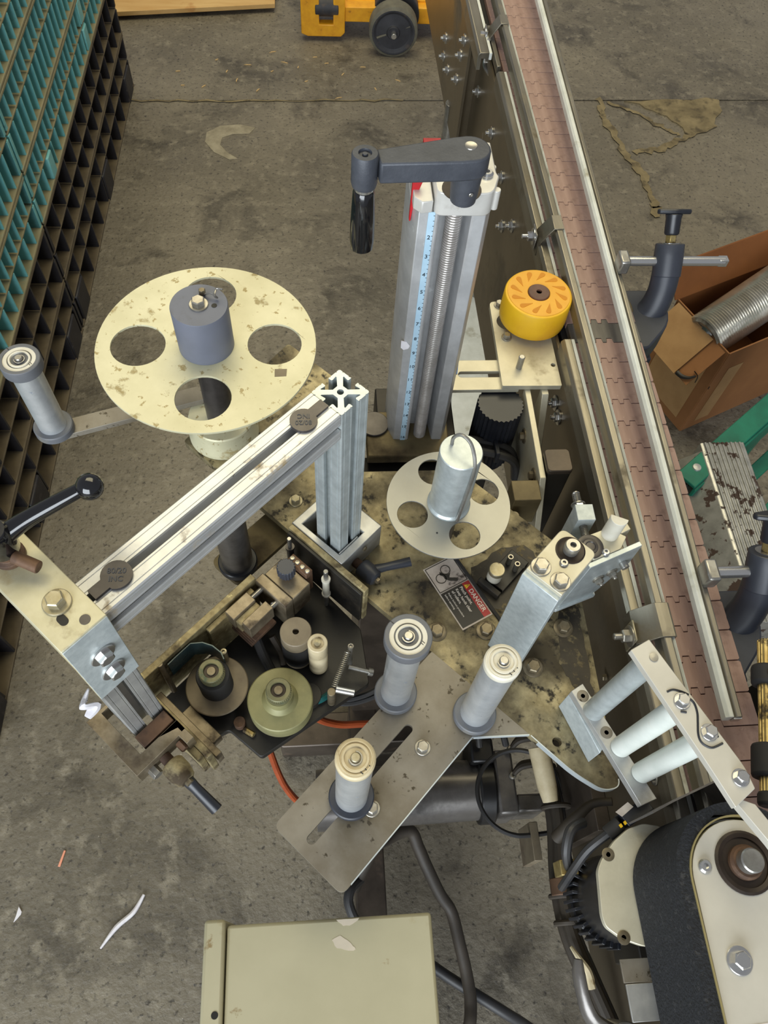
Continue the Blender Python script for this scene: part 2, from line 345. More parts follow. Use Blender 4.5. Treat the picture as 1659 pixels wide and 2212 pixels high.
# ================================================================== setting: concrete floor
def floor_material():
    m = bpy.data.materials.new('concrete'); m.use_nodes = True; nt = m.node_tree; N = nt.nodes; Lk = nt.links; b = N['Principled BSDF']
    tc = N.new('ShaderNodeTexCoord')
    def noise(sc, det=8, ro=0.6, dist=0.0):
        n = N.new('ShaderNodeTexNoise'); n.inputs['Scale'].default_value = sc; n.inputs['Detail'].default_value = det
        n.inputs['Roughness'].default_value = ro; n.inputs['Distortion'].default_value = dist
        Lk.new(tc.outputs['Object'], n.inputs['Vector']); return n.outputs['Fac']
    def ramp(s, lo, hi):
        r = N.new('ShaderNodeMapRange'); r.inputs['From Min'].default_value = lo; r.inputs['From Max'].default_value = hi; Lk.new(s, r.inputs['Value']); return r.outputs['Result']
    def mix(f, a, bb):
        x = N.new('ShaderNodeMix'); x.data_type = 'RGBA'; Lk.new(f, x.inputs['Factor'])
        for s, v in ((x.inputs['A'], a), (x.inputs['B'], bb)):
            if isinstance(v, tuple): s.default_value = v
            else: Lk.new(v, s)
        return x.outputs['Result']
    col = mix(ramp(noise(1.6), 0.38, 0.62), c(124, 116, 100), c(102, 95, 81))
    col = mix(ramp(noise(4.5, 8, 0.65, 0.6), 0.52, 0.70), col, c(66, 60, 50))
    col = mix(ramp(noise(26), 0.52, 0.72), col, c(136, 128, 111))
    col = mix(ramp(noise(90, 4), 0.56, 0.70), col, c(62, 57, 50))
    col = mix(ramp(noise(140, 3), 0.70, 0.76), col, c(168, 160, 146))
    Lk.new(col, b.inputs['Base Color'])
    Lk.new(ramp(noise(3.0), -0.3, 1.3), b.inputs['Roughness'])
    bp = N.new('ShaderNodeBump'); bp.inputs['Strength'].default_value = 0.55; bp.inputs['Distance'].default_value = 0.006
    Lk.new(noise(70, 6), bp.inputs['Height']); Lk.new(bp.outputs['Normal'], b.inputs['Normal'])
    MATS['concrete'] = m
floor_material()

# two pours of concrete meet in a joint across the floor
def slab(name, pts, z0, z1):
    o = bpy.data.objects.new(name, MB().prism(pts, z0, z1).mesh(name, 'concrete')); COL.objects.link(o); return o
fl = slab('floor', [(-5, -4.5), (6, -4.5), (6, 2.956), (-5, 2.63)], -0.08, 0.0); fl['kind'] = 'structure'; ORG['floor'] = Vector((0, 0, 0))
part(fl, 'floor_slab', MB().prism([(-5, 2.636), (6, 2.962), (6, 7.5), (-5, 7.5)], -0.08, 0.001), 'concrete', 0)
part(fl, 'joint_bed', MB().prism([(-5, 2.60), (6, 2.93), (6, 2.98), (-5, 2.66)], -0.10, -0.006), 'patch', 0)
def ragged(pts, n=6, amp=0.012):
    o = []
    for i in range(len(pts)):
        a = Vector(pts[i]); b2 = Vector(pts[(i + 1) % len(pts)])
        for k in range(n):
            p = a.lerp(b2, k / n); o.append((p.x + random.uniform(-amp, amp), p.y + random.uniform(-amp, amp)))
    return o
part(fl, 'repair_patch', MB().prism(ragged([(1.20, 2.815), (1.585, 2.835), (1.53, 2.68), (1.40, 2.60), (1.36, 2.70)], 7), 0, 0.004), 'patch', 0, label='pale rough mortar patch')
def strip(path, w):
    P = []
    for a, b2 in zip(path, path[1:]):
        for k in range(8): P.append(Vector(a).lerp(Vector(b2), k / 8) + Vector((random.uniform(-.008, .008), random.uniform(-.008, .008))))
    P.append(Vector(path[-1])); A = []; B = []
    for i, p in enumerate(P):
        t = (P[min(len(P) - 1, i + 1)] - P[max(0, i - 1)]).normalized(); nn = Vector((-t.y, t.x)) * w * random.uniform(0.5, 1.2) / 2; A.append(p + nn); B.append(p - nn)
    return [tuple(q) for q in A + B[::-1]]
def crack(path, w, z=0.0035):
    b = MB(); q = strip(path, w); n = len(q) // 2
    return b.add([(p[0], p[1], 0.0003) for p in q] + [(p[0], p[1], z) for p in q], [(n * 2 + i, n * 2 + i + 1, n * 2 + (2 * n - 2 - i), n * 2 + (2 * n - 1 - i)) for i in range(n - 1)])
part(fl, 'filled_crack', crack([(1.10, 2.82), (1.10, 2.68), (1.13, 2.50), (1.17, 2.36), (1.18, 2.24), (1.17, 2.15)], 0.03), 'patch', 0)
part(fl, 'filled_crack', crack([(1.17, 2.50), (1.27, 2.52), (1.40, 2.60), (1.52, 2.67)], 0.03), 'patch', 0)
part(fl, 'filled_crack', crack([(1.13, 2.80), (1.22, 2.74), (1.30, 2.66), (1.36, 2.60)], 0.02), 'patch', 0)
part(fl, 'filled_crack', crack([(-0.66, 2.762), (-0.3, 2.772), (0.05, 2.783), (0.34, 2.79)], 0.009, 0.003), 'patch', 0)
part(fl, 'plaster_smear', MB().prism([(-0.205, 2.615), (-0.26, 2.632), (-0.33, 2.622), (-0.375, 2.585), (-0.378, 2.53), (-0.345, 2.475), (-0.29, 2.435), (-0.262, 2.44), (-0.30, 2.475), (-0.325, 2.515), (-0.32, 2.555), (-0.285, 2.575), (-0.225, 2.580)], 0.0002, 0.0016), 'chalk', 0, label='pale curved plaster smear')

# ================================================================== plastic pallets at left
def pallet(name, label, org, y0, y1, z0, levels, rib, step, mats, yaw, lean=0.0, feet=(), wide=()):
    """levels: heights of the flanges above z0; long side faces +x at x = 0"""
    t = thing(name, label, 'pallet', 'W', (0, 0, 0), 'plastic pallets stacked along the left'); ORG[t.name] = Vector((0, 0, 0))
    t.location = org; t.rotation_euler = (0, 0, yaw)
    W = 1.0; DEP = 0.036 if 'teal' in mats[0] else 0.055
    H = levels[-1]
    part(t, 'core', MB().box(-W + .03, -DEP, y0 + .03, y1 - .03, z0 + .004, z0 + H - .004), mats[0], 0)
    for i, h in enumerate(levels):
        th = 0.008 if i in (0, len(levels) - 1) else 0.006
        d = 0.0 if i in (0, len(levels) - 1) else -0.004
        part(t, 'deck' if i == len(levels) - 1 else 'flange', MB().box(-W, d, y0, y1, z0 + h - (th if i else 0), z0 + h + (0 if i else th)), mats[1], 0.002)
    tops = {}
    for i in range(len(levels) - 1):
        a = levels[i] + 0.006; b2 = levels[i + 1] - 0.006; dep = DEP
        me = MB().prism([(-dep, a + z0), (-0.002, a + z0), (-0.003, b2 + z0), (-dep, b2 + z0)], -rib / 2, rib / 2, xf=XZ).mesh('rib', mats[0])
        st = step[i]; n = max(2, int((y1 - y0 - 0.02) / st)); st = (y1 - y0 - 0.02) / n
        for k in range(n + 1):
            o = bpy.data.objects.new('rib', me); COL.objects.link(o); o.parent = t; o.location = (0, y0 + 0.01 + k * st, 0)
        part(t, 'corner_post', MB().box(-DEP, -0.002, y0, y0 + 0.012, z0 + a, z0 + b2), mats[0], 0.001)
        part(t, 'corner_post', MB().box(-DEP, -0.002, y1 - 0.012, y1, z0 + a, z0 + b2), mats[0], 0.001)
    for yy in feet: part(t, 'foot', MB().box(-0.10, 0.002, yy - 0.045, yy + 0.045, z0, z0 + levels[1] - 0.007), mats[0], 0.004)
    for i, ya, yb in wide: part(t, 'side_block', MB().box(-DEP, 0.001, ya, yb, z0 + levels[i] + 0.007, z0 + levels[i + 1] - 0.007), mats[2], 0.003)
    return t
YAW = -0.024
PX = (-0.722, 0, 0)
BM = ('pallet_black', 'pallet_black_dust', 'pallet_black'); TM = ('pallet_teal', 'pallet_dust', 'pallet_teal')
for (ya, yb, far) in ((1.665, 2.86, True), (0.44, 1.655, False)):
    wh = 'far' if far else 'near'
    ft = (ya + 0.07, (ya + yb) / 2, yb - 0.07)
    side = 'beyond the white spool' if far else 'behind the grey guide roller on its arm'
    pallet('plastic_pallet', 'black plastic pallet on the floor, bottom of the %s stack at left' % wh, PX, ya, yb, 0.0, (0, 0.10, 0.185), 0.006, (0.10, 0.10), BM, YAW, feet=ft)
    pallet('plastic_pallet', 'black plastic pallet second from the floor in the %s left stack, under teal pallets' % wh, PX, ya, yb, 0.187, (0, 0.085, 0.178), 0.006, (0.088, 0.088), BM, YAW)
    w = ((0, 2.46, 2.50), (1, 2.53, 2.56)) if far else ((0, 1.40, 1.44), (1, 0.95, 1.0))
    pallet('plastic_pallet', 'lowest teal plastic pallet resting on black ones in the %s left stack' % wh, PX, ya, yb, 0.367, (0, 0.075, 0.148), 0.004, (0.055, 0.042), TM, YAW, wide=((0, ya + .33, ya + .37), (1, ya + .33, ya + .37)) if not far else ((0, 2.42, 2.46), (1, 2.42, 2.46), (0, 1.83, 1.87)))
    pallet('plastic_pallet', 'second teal plastic pallet up in the %s left stack' % wh, PX, ya, yb, 0.517, (0, 0.100, 0.170), 0.004, (0.045, 0.045), TM, YAW)
    pallet('plastic_pallet', 'third teal plastic pallet up in the %s left stack, cut by the photo edge' % wh, PX, ya, yb, 0.689, (0, 0.070, 0.16), 0.004, (0.045, 0.06), TM, YAW)
    pallet('plastic_pallet', 'topmost teal plastic pallet of the %s left stack' % wh, PX, ya, yb, 0.851, (0, 0.08, 0.16), 0.004, (0.06, 0.06), TM, YAW)

# ================================================================== things on the floor behind
one('plywood_sheet', 'pale plywood sheet lying on the floor at the top left', 'board', MB().prism([(-0.83, 3.27), (-0.14, 3.37), (-0.14, 4.3), (-0.95, 4.3)], 0.018, 0.036), 'plywood', org=(-0.5, 3.6, 0.018), bv=0.002)
t = thing('pallet_jack', 'yellow pallet jack with a black wheel at the top of the photo', 'pallet jack', 'W', (0.2, 3.3, 0))
wh = MB().lathe([(0.012, -0.034), (0.022, -0.038), (0.026, -0.030), (0.066, -0.026), (0.076, -0.034), (0.083, -0.034), (0.083, 0.026), (0.02, 0.026)], (0.318, 3.105, 0.0935), (0.05, 1, 0), 40)
w = part(t, 'wheel', wh, 'jack_wheel', 0.001)
part(w, 'tyre', MB().lathe([(0.082, -0.036), (0.0925, -0.030), (0.0935, 0.0), (0.0925, 0.026), (0.082, 0.030)], (0.318, 3.105, 0.0935), (0.05, 1, 0), 40, cap=False), 'jack_tread', 0, root=t)
part(w, 'axle', MB().cyl((0.321, 3.135, 0.0935), 0.010, 0.09, (-0.05, -1, 0)), 'chrome', 0.001, root=t)
for a in (20, 200): part(w, 'spoke', MB().rod((0.318 + .03 * math.cos(math.radians(a)), 3.079, 0.0935 + .03 * math.sin(math.radians(a))), (0.318 + .068 * math.cos(math.radians(a)), 3.079, 0.0935 + .068 * math.sin(math.radians(a))), 0.004), 'jack_tread', 0, root=t)
part(t, 'wheel', MB().cyl((0.335, 3.19, 0.0935), 0.09, 0.05, (0.05, 1, 0), 36), 'jack_wheel', 0.003)
part(t, 'fork_frame', MB().box(-0.02, 0.62, 3.24, 3.36, 0.075, 0.13), 'jack_yellow', 0.003)
part(t, 'fork_frame', MB().box(0.13, 0.26, 3.185, 3.25, 0.07, 0.125), 'jack_yellow', 0.003)
part(t, 'foot_bracket', MB().prism([(-0.035, 0.03), (-0.01, 0.02), (0.12, 0.02), (0.135, 0.035), (0.135, 0.16), (0.09, 0.16), (0.09, 0.065), (0.035, 0.065), (0.035, 0.16), (-0.035, 0.16)], -3.21, -3.17, xf=XZ), 'jack_yellow', 0.003)
part(t, 'roller', MB().cyl((0.02, 3.20, 0.12), 0.035, 0.09, (1, 0, 0)), 'jack_wheel', 0.003)
part(t, 'fork_frame', MB().box(0.42, 0.50, 3.20, 3.25, 0.06, 0.12), 'jack_yellow', 0.003)
part(t, 'stop_tab', MB().box(0.505, 0.535, 3.15, 3.21, 0.05, 0.12), 'jack_yellow', 0.003)

# small litter
chips = [(-0.149, 2.961, 40), (0.016, 3.06, 10), (0.331, 2.916, -30), (-0.147, 3.09, 20), (-0.477, 2.861, 5), (-0.319, 2.955, 70), (-0.40, 2.858, 50), (-0.24, 3.0, 0), (-0.05, 2.99, 80), (0.06, 3.02, 15), (0.12, 2.95, 60), (-0.1, 3.02, -20), (-0.36, 3.03, 35), (-0.5, 2.95, 10), (0.2, 3.0, 0), (-0.28, 2.9, 80), (-0.02, 2.90, 30), (0.24, 2.86, 110), (-0.2, 2.84, 55), (0.1, 2.80, 20)]
cm = {}
for i, (x, y, a) in enumerate(chips):
    k = i % 4
    if k not in cm: cm[k] = MB().prism([(-0.007 - .003 * k, -0.0015), (0.004 + .003 * k, -0.002), (0.008, 0.001), (-0.005, 0.002)], 0, 0.002).mesh('wood_chip', 'wood_chip')
    o = bpy.data.objects.new('wood_chip', cm[k]); COL.objects.link(o); o.location = (x, y, 0.0012); o.rotation_euler = (0, 0, math.radians(a))
    tag(o, 'small pale wood splinter on the brown floor beyond the machine', 'wood chip', 'wood splinters on the floor')
one('paper_strip', 'crumpled thin white paper strip on the floor at lower left', 'litter', MB().tube([(-0.447, 0.055, 0.004), (-0.42, 0.09, 0.005), (-0.39, 0.115, 0.003), (-0.372, 0.145, 0.006)], [0.002, 0.005, 0.005, 0.003], 6), 'paper', org=(-0.41, 0.1, 0))
one('wood_splinter', 'single orange-pink wood splinter on the grey floor at lower left', 'wood chip', MB().prism([(-0.549, 0.206), (-0.544, 0.205), (-0.537, 0.235), (-0.541, 0.236)], 0.0005, 0.003), 'pink_chip', org=(-0.545, 0.22, 0))
one('paper_scrap', 'tiny white paper scrap on the floor left of the beige box', 'litter', MB().prism(ragged([(-0.618, 0.11), (-0.606, 0.12), (-0.612, 0.135)], 2, .003), 0.0005, 0.003), 'paper', org=(-0.61, 0.12, 0))

# ================================================================== conveyor
t = thing('conveyor', 'stainless steel conveyor frame running away at the right of the machine', 'conveyor', 'W', (0.42, 0.9, 0))
Y0, Y1 = -0.20, 2.9
part(t, 'side_panel', MB().box(0.3605, 0.3655, Y0, 1.62, 0.50, 0.890), 'panel', 0.0005)
part(t, 'side_panel', MB().box(0.335, 0.341, 1.60, Y1, 0.62, 0.902), 'panel', 0.0005)
part(t, 'side_panel', MB().box(0.474, 0.480, Y0, Y1, 0.62, 0.884), 'frame_dark', 0.0005)
part(t, 'slider_bed', MB().box(0.372, 0.474, Y0, Y1, 0.868, 0.8865), 'black_rubber', 0.0005)
part(t, 'bottom_pan', MB().box(0.366, 0.474, Y0, Y1, 0.62, 0.626), 'frame_dark', 0.0005)
part(t, 'top_rail', MB().prism([(0.3592, 0.880), (0.3645, 0.880), (0.3645, 0.902), (0.3736, 0.902), (0.3736, 0.914), (0.3630, 0.914), (0.3592, 0.909)], -0.772, -0.075, xf=XZ), 'stainless', 0.001)
part(t, 'top_rail', MB().prism([(0.3592, 0.880), (0.3645, 0.880), (0.3645, 0.902), (0.3736, 0.902), (0.3736, 0.914), (0.3630, 0.914), (0.3592, 0.909)], -1.44, -0.900, xf=XZ), 'stainless', 0.001)
part(t, 'wear_strip', MB().box(0.3739, 0.3789, 0.075, 0.772, 0.900, 0.9135), 'uhmw', 0.0008)
part(t, 'wear_strip', MB().box(0.3739, 0.3789, 0.900, 1.44, 0.900, 0.9135), 'uhmw', 0.0008)
part(t, 'top_rail', MB().prism([(0.333, 0.880), (0.341, 0.880), (0.341, 0.902), (0.354, 0.902), (0.354, 0.914), (0.337, 0.914), (0.333, 0.909)], -Y1, -1.50, xf=XZ), 'stainless', 0.001)
part(t, 'wear_strip', MB().box(0.355, 0.3605, 1.50, Y1, 0.900, 0.9135), 'uhmw', 0.0008)
part(t, 'top_rail', MB().box(0.364, 0.372, 1.46, 1.60, 0.895, 0.912), 'stainless', 0.001)
for y, z in ((1.66, .849), (1.68, .806), (1.687, .749)): hexbolt(t, (0.335, y, z), (-1, 0, 0), wash=0.012, m='chrome', stud=0.006)
for y, z in ((1.882, .731), (1.879, .690), (1.806, .700)): hexbolt(t, (0.335, y, z), (-1, 0, 0), wash=0.012, m='chrome', stud=0.006)
for y, z in ((1.566, .796), (1.392, .82), (1.259, .82), (1.187, .768), (1.128, .818), (.717, .834), (.691, .833), (.163, .877)):
    hexbolt(t, (0.360, y, z), (-1, 0, 0), wash=0.012, m='chrome', stud=0.006)
for y in (0.30, 0.52): hexbolt(t, (0.360, y, 0.80), (-1, 0, 0), af=0.008, wash=0, m='bolt_dull')
part(t, 'hanger_plate', MB().box(.342, .3605, .13, .24, .46, .70), 'stand_brown', 0.001)
part(t, 'leg', MB().cyl((0.345, 1.74, 0.0), 0.017, 0.66), 'steel', 0.001)
part(t, 'leg', MB().cyl((0.50, 1.74, 0.0), 0.017, 0.66), 'steel', 0.001)
part(t, 'panel_end', MB().box(.336, .3605, 1.615, 1.62, .62, .902), 'panel', 0)

ch = thing('conveyor_chain', 'brown flat-top plastic chain of interlocking links on the conveyor', 'conveyor belt', 'W', (0.43, 0.9, 0.894))
PIT = 0.0381
def seam(y, off=0.0):
    D = 0.0078; k = 0.0006
    xs = [(0.3796, 0), (0.4166, 0), (0.4178, D), (0.4260, D), (0.4272, 0), (0.4328, 0), (0.4340, D), (0.4422, D), (0.4434, 0), (0.4862, 0)]
    return [(x, y + d + off) for x, d in xs]
near = seam(0, 0.0006); far_ = seam(PIT, -0.0006)
pl = [(near[0][0], near[0][1])] + near[1:-1] + [(0.4845, near[-1][1]), (0.4862, near[-1][1] + .0018), (0.4862, far_[-1][1] - .0018), (0.4845, far_[-1][1])] + far_[1:-1][::-1] + [far_[0]]
lm = MB().prism(pl, -0.0055, 0.0055).mesh('chain_link', 'belt_link')
lm2 = lm.copy(); lm2.materials.clear(); lm2.materials.append(MATS['belt_grey'])
for n in range(-13, 66):
    y = 0.320 + n * PIT
    o = bpy.data.objects.new('chain_link', lm2 if n == 12 else lm); COL.objects.link(o); o.parent = ch
    o.location = (-0.43, y - 0.9, 0.0); bevel(o, 0.0005)
    if n == 12: o['label'] = 'grey replacement link'

def rail(name, label, y0, y1, xo, prof, mats, z0, zt):
    t = thing(name, label, 'guide rail', 'W', (xo(0.8), 0.8, z0))
    for (a, b2, m, pn, top) in prof:
        vs = []
        for y in (y0, y1):
            x = xo(y); vs += [(x + a, y, z0), (x + b2, y, z0), (x + b2, y, top), (x + b2 - (.001), y, top + .001), (x + a + .003, y, top + .001), (x + a, y, top - .003)]
        fs = [(0, 1, 2, 3, 4, 5)[::-1], (6, 7, 8, 9, 10, 11)] + [(i, (i + 1) % 6, 6 + (i + 1) % 6, 6 + i) for i in range(6)]
        part(t, pn, MB().add(vs, fs), m, 0.0008)
    return t
xa = lambda y: 0.3948 - 0.0097 * (y - 0.336)
rA = rail('guide_rail', 'left conveyor guide rail, dirty stainless with a white wear strip facing the chain', 0.10, 2.9, xa, [(-0.0160, -0.0040, 'stainless', 'rail_bar', 0.942), (-0.0037, 0.0, 'uhmw', 'wear_strip', 0.9405)], None, 0.920, 0.942)
xb = lambda y: 0.4473 + 0.0167 * (y - 0.284)
rB = rail('guide_rail', 'right conveyor guide rail with broad white wear strip, ending above the chain', 0.205, 2.9, xb, [(-0.0175, -0.0090, 'uhmw', 'wear_strip', 0.943), (-0.0086, 0.001, 'stainless', 'rail_bar', 0.9415)], None, 0.929, 0.943)
part(rB, 'end_cap', MB().box(xb(.205) - .0085, xb(.205) + .0005, 0.2035, 0.205, 0.930, 0.940), 'chrome', 0)

# the conveyor runs a touch off the machine's axis
_k = 0.0105
for o, px_, py_ in ((bpy.data.objects['conveyor'], 0.42, 0.9), (ch, 0.43, 0.9)):
    o.rotation_euler = (0, 0, _k); q = Vector((px_ - .43, py_ - .33)); o.location.x = .43 + q.x * math.cos(_k) - q.y * math.sin(_k); o.location.y = .33 + q.x * math.sin(_k) + q.y * math.cos(_k)

# hooked brackets that hold the left guide rail
def hook(y, label, rodpts):
    t = thing('rail_bracket', label, 'bracket', 'W', (0.36, y, 0.93))
    x = xa(y)
    pr = [(x - .002, .9425), (x - .002, .9450), (x - .0175, .9450), (x - .0345, .918), (x - .0375, .892), (x - .0350, .892), (x - .0322, .917), (x - .0165, .9425)]
    part(t, 'strap', MB().prism(pr, -(y + .016), -(y - .016), xf=XZ), 'stainless', 0.0006)
    part(t, 'clamp_plate', MB().box(x - .0400, x - .0375, y - .006, y + .022, 0.895, 0.924), 'steel', 0.002)
    hexbolt(t, (x - .040, y + .008, 0.910), (-1, 0, 0), af=0.013, h=.008, wash=0.013, m='chrome', stud=0.010)
    if rodpts: part(t, 'bent_rod', MB().tube(rodpts, 0.0038, 10), 'chrome', 0)
    return t
hook(1.56, 'hooked steel rail bracket farthest along the conveyor, with a long bent rod', [(0.3475, 1.545, 0.915), (0.346, 1.545, 0.89), (0.346, 1.54, 0.866), (0.352, 1.50, 0.868), (0.353, 1.476, 0.874), (0.353, 1.468, 0.83), (0.352, 1.46, 0.758)])
hook(0.985, 'hooked steel rail bracket right of the crank-handled column', None)
t = thing('rail_bracket', 'wide stainless saddle bracket over the left rail, nearest the camera', 'bracket', 'W', (0.36, 0.33, 0.93))
x = xa(.33)
part(t, 'saddle', MB().prism([(x + .0022, .932), (x + .0022, .9430), (x - .0005, .9450), (x - .0150, .9450), (x - .0190, .9420), (x - .0380, .922), (x - .038, .898), (x - .0355, .898), (x - .0355, .921), (x - .0172, .9402), (x - .0140, .9426), (x - .0012, .9426), (x + .0006, .941), (x + .0006, .932)], -0.340, -0.298, xf=XZ), 'stainless', 0.0006)
part(t, 'clamp_plate', MB().box(x - .0405, x - .038, .300, .326, .892, .930), 'bolt_yellow', 0.002)
hexbolt(t, (x - .0405, 0.311, 0.916), (-1, 0, 0), af=0.014, h=.009, wash=0.013, m='bolt', stud=0.010)

# rail clamps on the far side
def rail_clamp(y, label, xoff=0.0, pad_rot=0):
    t = thing('rail_clamp', label, 'clamp', 'W', (0.53 + xoff, y, 0.9))
    X = 0.527 + xoff; z = 0.957; d = Vector((0.0, 0.62, 0.785)).normalized()
    P = Vector((X, y, z))
    part(t, 'rod', MB().rod((xb(y) + .003, y, z), (X + .088, y, z), 0.0072), 'chrome', 0.001)
    part(t, 'rod_end', MB().box(X + .078, X + .092, y - .006, y + .006, z - .006, z + .006), 'chrome', 0.001)
    part(t, 'pad', MB().box(xb(y) - .007, xb(y) + .008, y - .014, y + .014, z - .014, z + .010), 'steel', 0.003)
    h0 = P - d * 0.022; h1 = P + d * 0.024
    b = MB().lathe([(0.021, 0), (0.0215, 0.030), (0.021, 0.046), (0.0205, 0.047)], h0, d, 28)
    part(t, 'head', b, 'dark_plastic', 0.001)
    b = MB().tube([tuple(P + Vector((0, -.006, -.008))), (X - .001, y - .022, z - .040), (X - .010, y - .034, z - .068), (X - .028, y - .036, z - .088)], [0.0205, 0.0205, 0.022, 0.024], 20)
    part(t, 'elbow', b, 'dark_plastic', 0)
    part(t, 'base', MB().prism(roundpoly([(X - .048, y + .004), (X + .012, y + .004), (X + .016, y - .060), (X - .034, y - .115), (X - .050, y - .115)], [.006, .012, .03, .006, .006]), z - .108, z - .062), 'dark_plastic', 0.003)
    part(t, 'floor_reflection_disc', MB().cyl((X - .056, y - .022, z - .082), 0.030, 0.012, (1, .35, .25), 32), 'plate_brown', 0.002)  # brown colour stands for the floor mirrored in this flat face
    n0 = P + d * 0.026
    part(t, 'washer', MB().cyl(n0 - d * .002, 0.014, 0.002, d), 'chrome', 0)
    part(t, 'nut', MB().cyl(n0, 0.0082, 0.011, d, 6), 'brass', 0.0006)
    k = part(t, 'knob', MB().lathe([(0.0095, 0.011), (0.011, 0.014), (0.0112, 0.034), (0.0125, 0.040)], n0, d, 24), 'black_plastic', 0.001)
    q = frame4(n0 + d * .040, (1, 0, 0), d.cross(Vector((1, 0, 0))))
    part(k, 'wing', MB().prism(roundpoly([(-.024, -.005), (-.012, -.009), (0, -.0115), (.012, -.009), (.024, -.005), (.026, 0), (.024, .005), (.012, .009), (0, .0115), (-.012, .009), (-.024, .005), (-.026, 0)], .004), 0, 0.007, xf=q), 'black_plastic', 0.002, root=t)
    part(t, 'mount_plate', MB().box(0.480, 0.486 + 0.03, y - .10, y - .03, 0.72, 0.852), 'dark_plastic', 0.002)
    return t
rail_clamp(0.885, 'dark grey rail clamp with wing knob in front of the cardboard box')
rail_clamp(0.370, 'dark grey rail clamp with wing knob cut by the right photo edge', -0.012)

# ================================================================== height column with hand crank
t = thing('height_column', 'tall aluminium column with lead screw and blue inch scale', 'column', 'W', (0.139, 0.685, 0.84))
prof = [(.0975, .668), (.1045, .6505), (.1235, .6490), (.1255, .6505), (.1285, .669), (.1300, .678), (.1555, .678), (.1570, .669), (.1590, .6505), (.1610, .6490), (.1730, .6490), (.1805, .664), (.1805, .716), (.0975, .716)]
part(t, 'extrusion', MB().prism(prof, 0.70, 1.234), 'column_alu', 0.0008)
part(t, 'lead_screw', MB().cyl((.1428, .6600, .70), .0066, .53), 'screw_core', 0)
tp_ = []
for i in range(136): tp_ += [(.0071, .80 + .0032 * i), (.0085, .8007 + .0032 * i), (.0088, .8016 + .0032 * i), (.0085, .8025 + .0032 * i)]
part(t, 'screw_thread', MB().lathe(tp_, (.1428, .6600, 0), seg=26), 'screw_thread', 0)
cap = part(t, 'top_cap', MB().prism(roundpoly([(.1185, .642), (.1745, .642), (.1815, .662), (.1835, .668), (.1815, .674), (.1815, .722), (.1265, .722), (.1265, .70), (.1185, .690)], [.010, .010, .002, 0, .002, .002, .002, .004, .004]), 1.235, 1.262), 'cap_white', 0.0012)
part(t, 'corner_bracket', MB().prism([(.098, .652), (.106, .644), (.117, .646), (.117, .700), (.098, .700)], 1.236, 1.250), 'cap_white', 0.001)
for p in ((.171, .670), (.128, .670), (.171, .712)): socket(t, (p[0], p[1], 1.262), r=.0068, h=.0045, hole=.0028, m='chrome')
for p in ((.1835, .690), (.1835, .655)): part(t, 'side_lug', MB().cyl((p[0] - .003, p[1], 1.235), .004, .022), 'cap_white', 0.0005)
part(t, 'grease_ring', MB().lathe([(.0195, 0), (.0195, .0006), (.012, .0006)], (.1435, .648, 1.262)), 'grease_and_recess', 0)
tp = part(t, 'inch_scale', MB().box(.1140, .1210, .6486, .6492, .80, 1.2345), 'tape_blue', 0)
for n in range(2, 17):
    z = 1.2028 - (n - 2) * 0.0254
    text(tp, 'numeral', str(n), 0.0072, 'ink', frame4((.1172, .6484, z), (1, 0, 0), (0, 0, 1)), root=t)
tk = MB()
for i in range(58):
    z = 1.2300 - i * 0.00635; tk.box(.1196, .1210, .6482, .6486, z - .0002, z + .0002)
part(tp, 'tick_marks', tk, 'ink', 0, root=t)
part(t, 'red_tape', MB().prism([(.0970, 1.212), (.0970, 1.262), (.108, 1.262), (.103, 1.246), (.0995, 1.225), (.0985, 1.212)], -.668, -.6625, xf=XZ), 'red_tape', 0.0004)
part(t, 'red_tape', MB().box(.112, .130, .708, .724, 1.258, 1.2645), 'red_tape', 0.0004)
part(t, 'paper_scrap', MB().prism([(.1005, 1.046), (.1075, 1.044), (.112, 1.037), (.110, 1.032), (.1045, 1.030), (.1008, 1.034)], -.6505, -.6492, xf=XZ), 'paper', 0.0002)
part(t, 'paper_scrap', MB().prism([(.139, 1.252), (.1415, 1.2535), (.145, 1.248), (.1435, 1.2455)], -.6425, -.6412, xf=XZ), 'paper', 0)

t = thing('hand_crank', 'dark grey crank arm with black grip on top of the column', 'crank', 'W', (0.143, 0.640, 1.262))
H = Vector((.1425, .632)); K = Vector((.0455, .6165))
dr = (K - H).normalized(); nn = Vector((-dr.y, dr.x)); arm = []
for i in range(13): a = -math.pi / 2 + math.pi * i / 12; arm.append(tuple(H + (-dr * math.cos(a)) * .0185 - nn * (math.sin(a) * .0185)))
arm += [tuple(H + dr * .012 + (-nn) * .0182), tuple(K - dr * .012 - nn * .0105), tuple(K - dr * .012 + nn * .0105), tuple(H + dr * .012 + nn * .0182)]
part(t, 'arm', MB().prism(arm, 1.297, 1.318), 'crank_grey', 0.002)
part(t, 'hub', MB().lathe([(.0125, 1.2626), (.0135, 1.272), (.0150, 1.297)], (H.x, H.y, 0)), 'crank_grey', 0.001)
socket(t, (H.x + .004, H.y - .0140, 1.279), (.2, -1, 0), r=.0022, h=.001, hole=.0012, m='steel')
part(t, 'bore_plug', MB().lathe([(.0062, 0), (.0058, .0008), (.0048, .0004), (1e-5, .0002)], (H.x, H.y + .003, 1.3178)), 'steel', 0)
part(t, 'end_boss', MB().lathe([(.0112, 1.290), (.0122, 1.294), (.0122, 1.3215), (.0112, 1.323), (.0062, 1.323), (.0055, 1.3205), (.0028, 1.3205), (.0022, 1.3225), (1e-5, 1.3225)], (K.x, K.y, 0), seg=32), 'crank_grey', 0)
part(t, 'collar', MB().cyl((K.x, K.y, 1.285), .0090, .006), 'chrome', 0.0008)
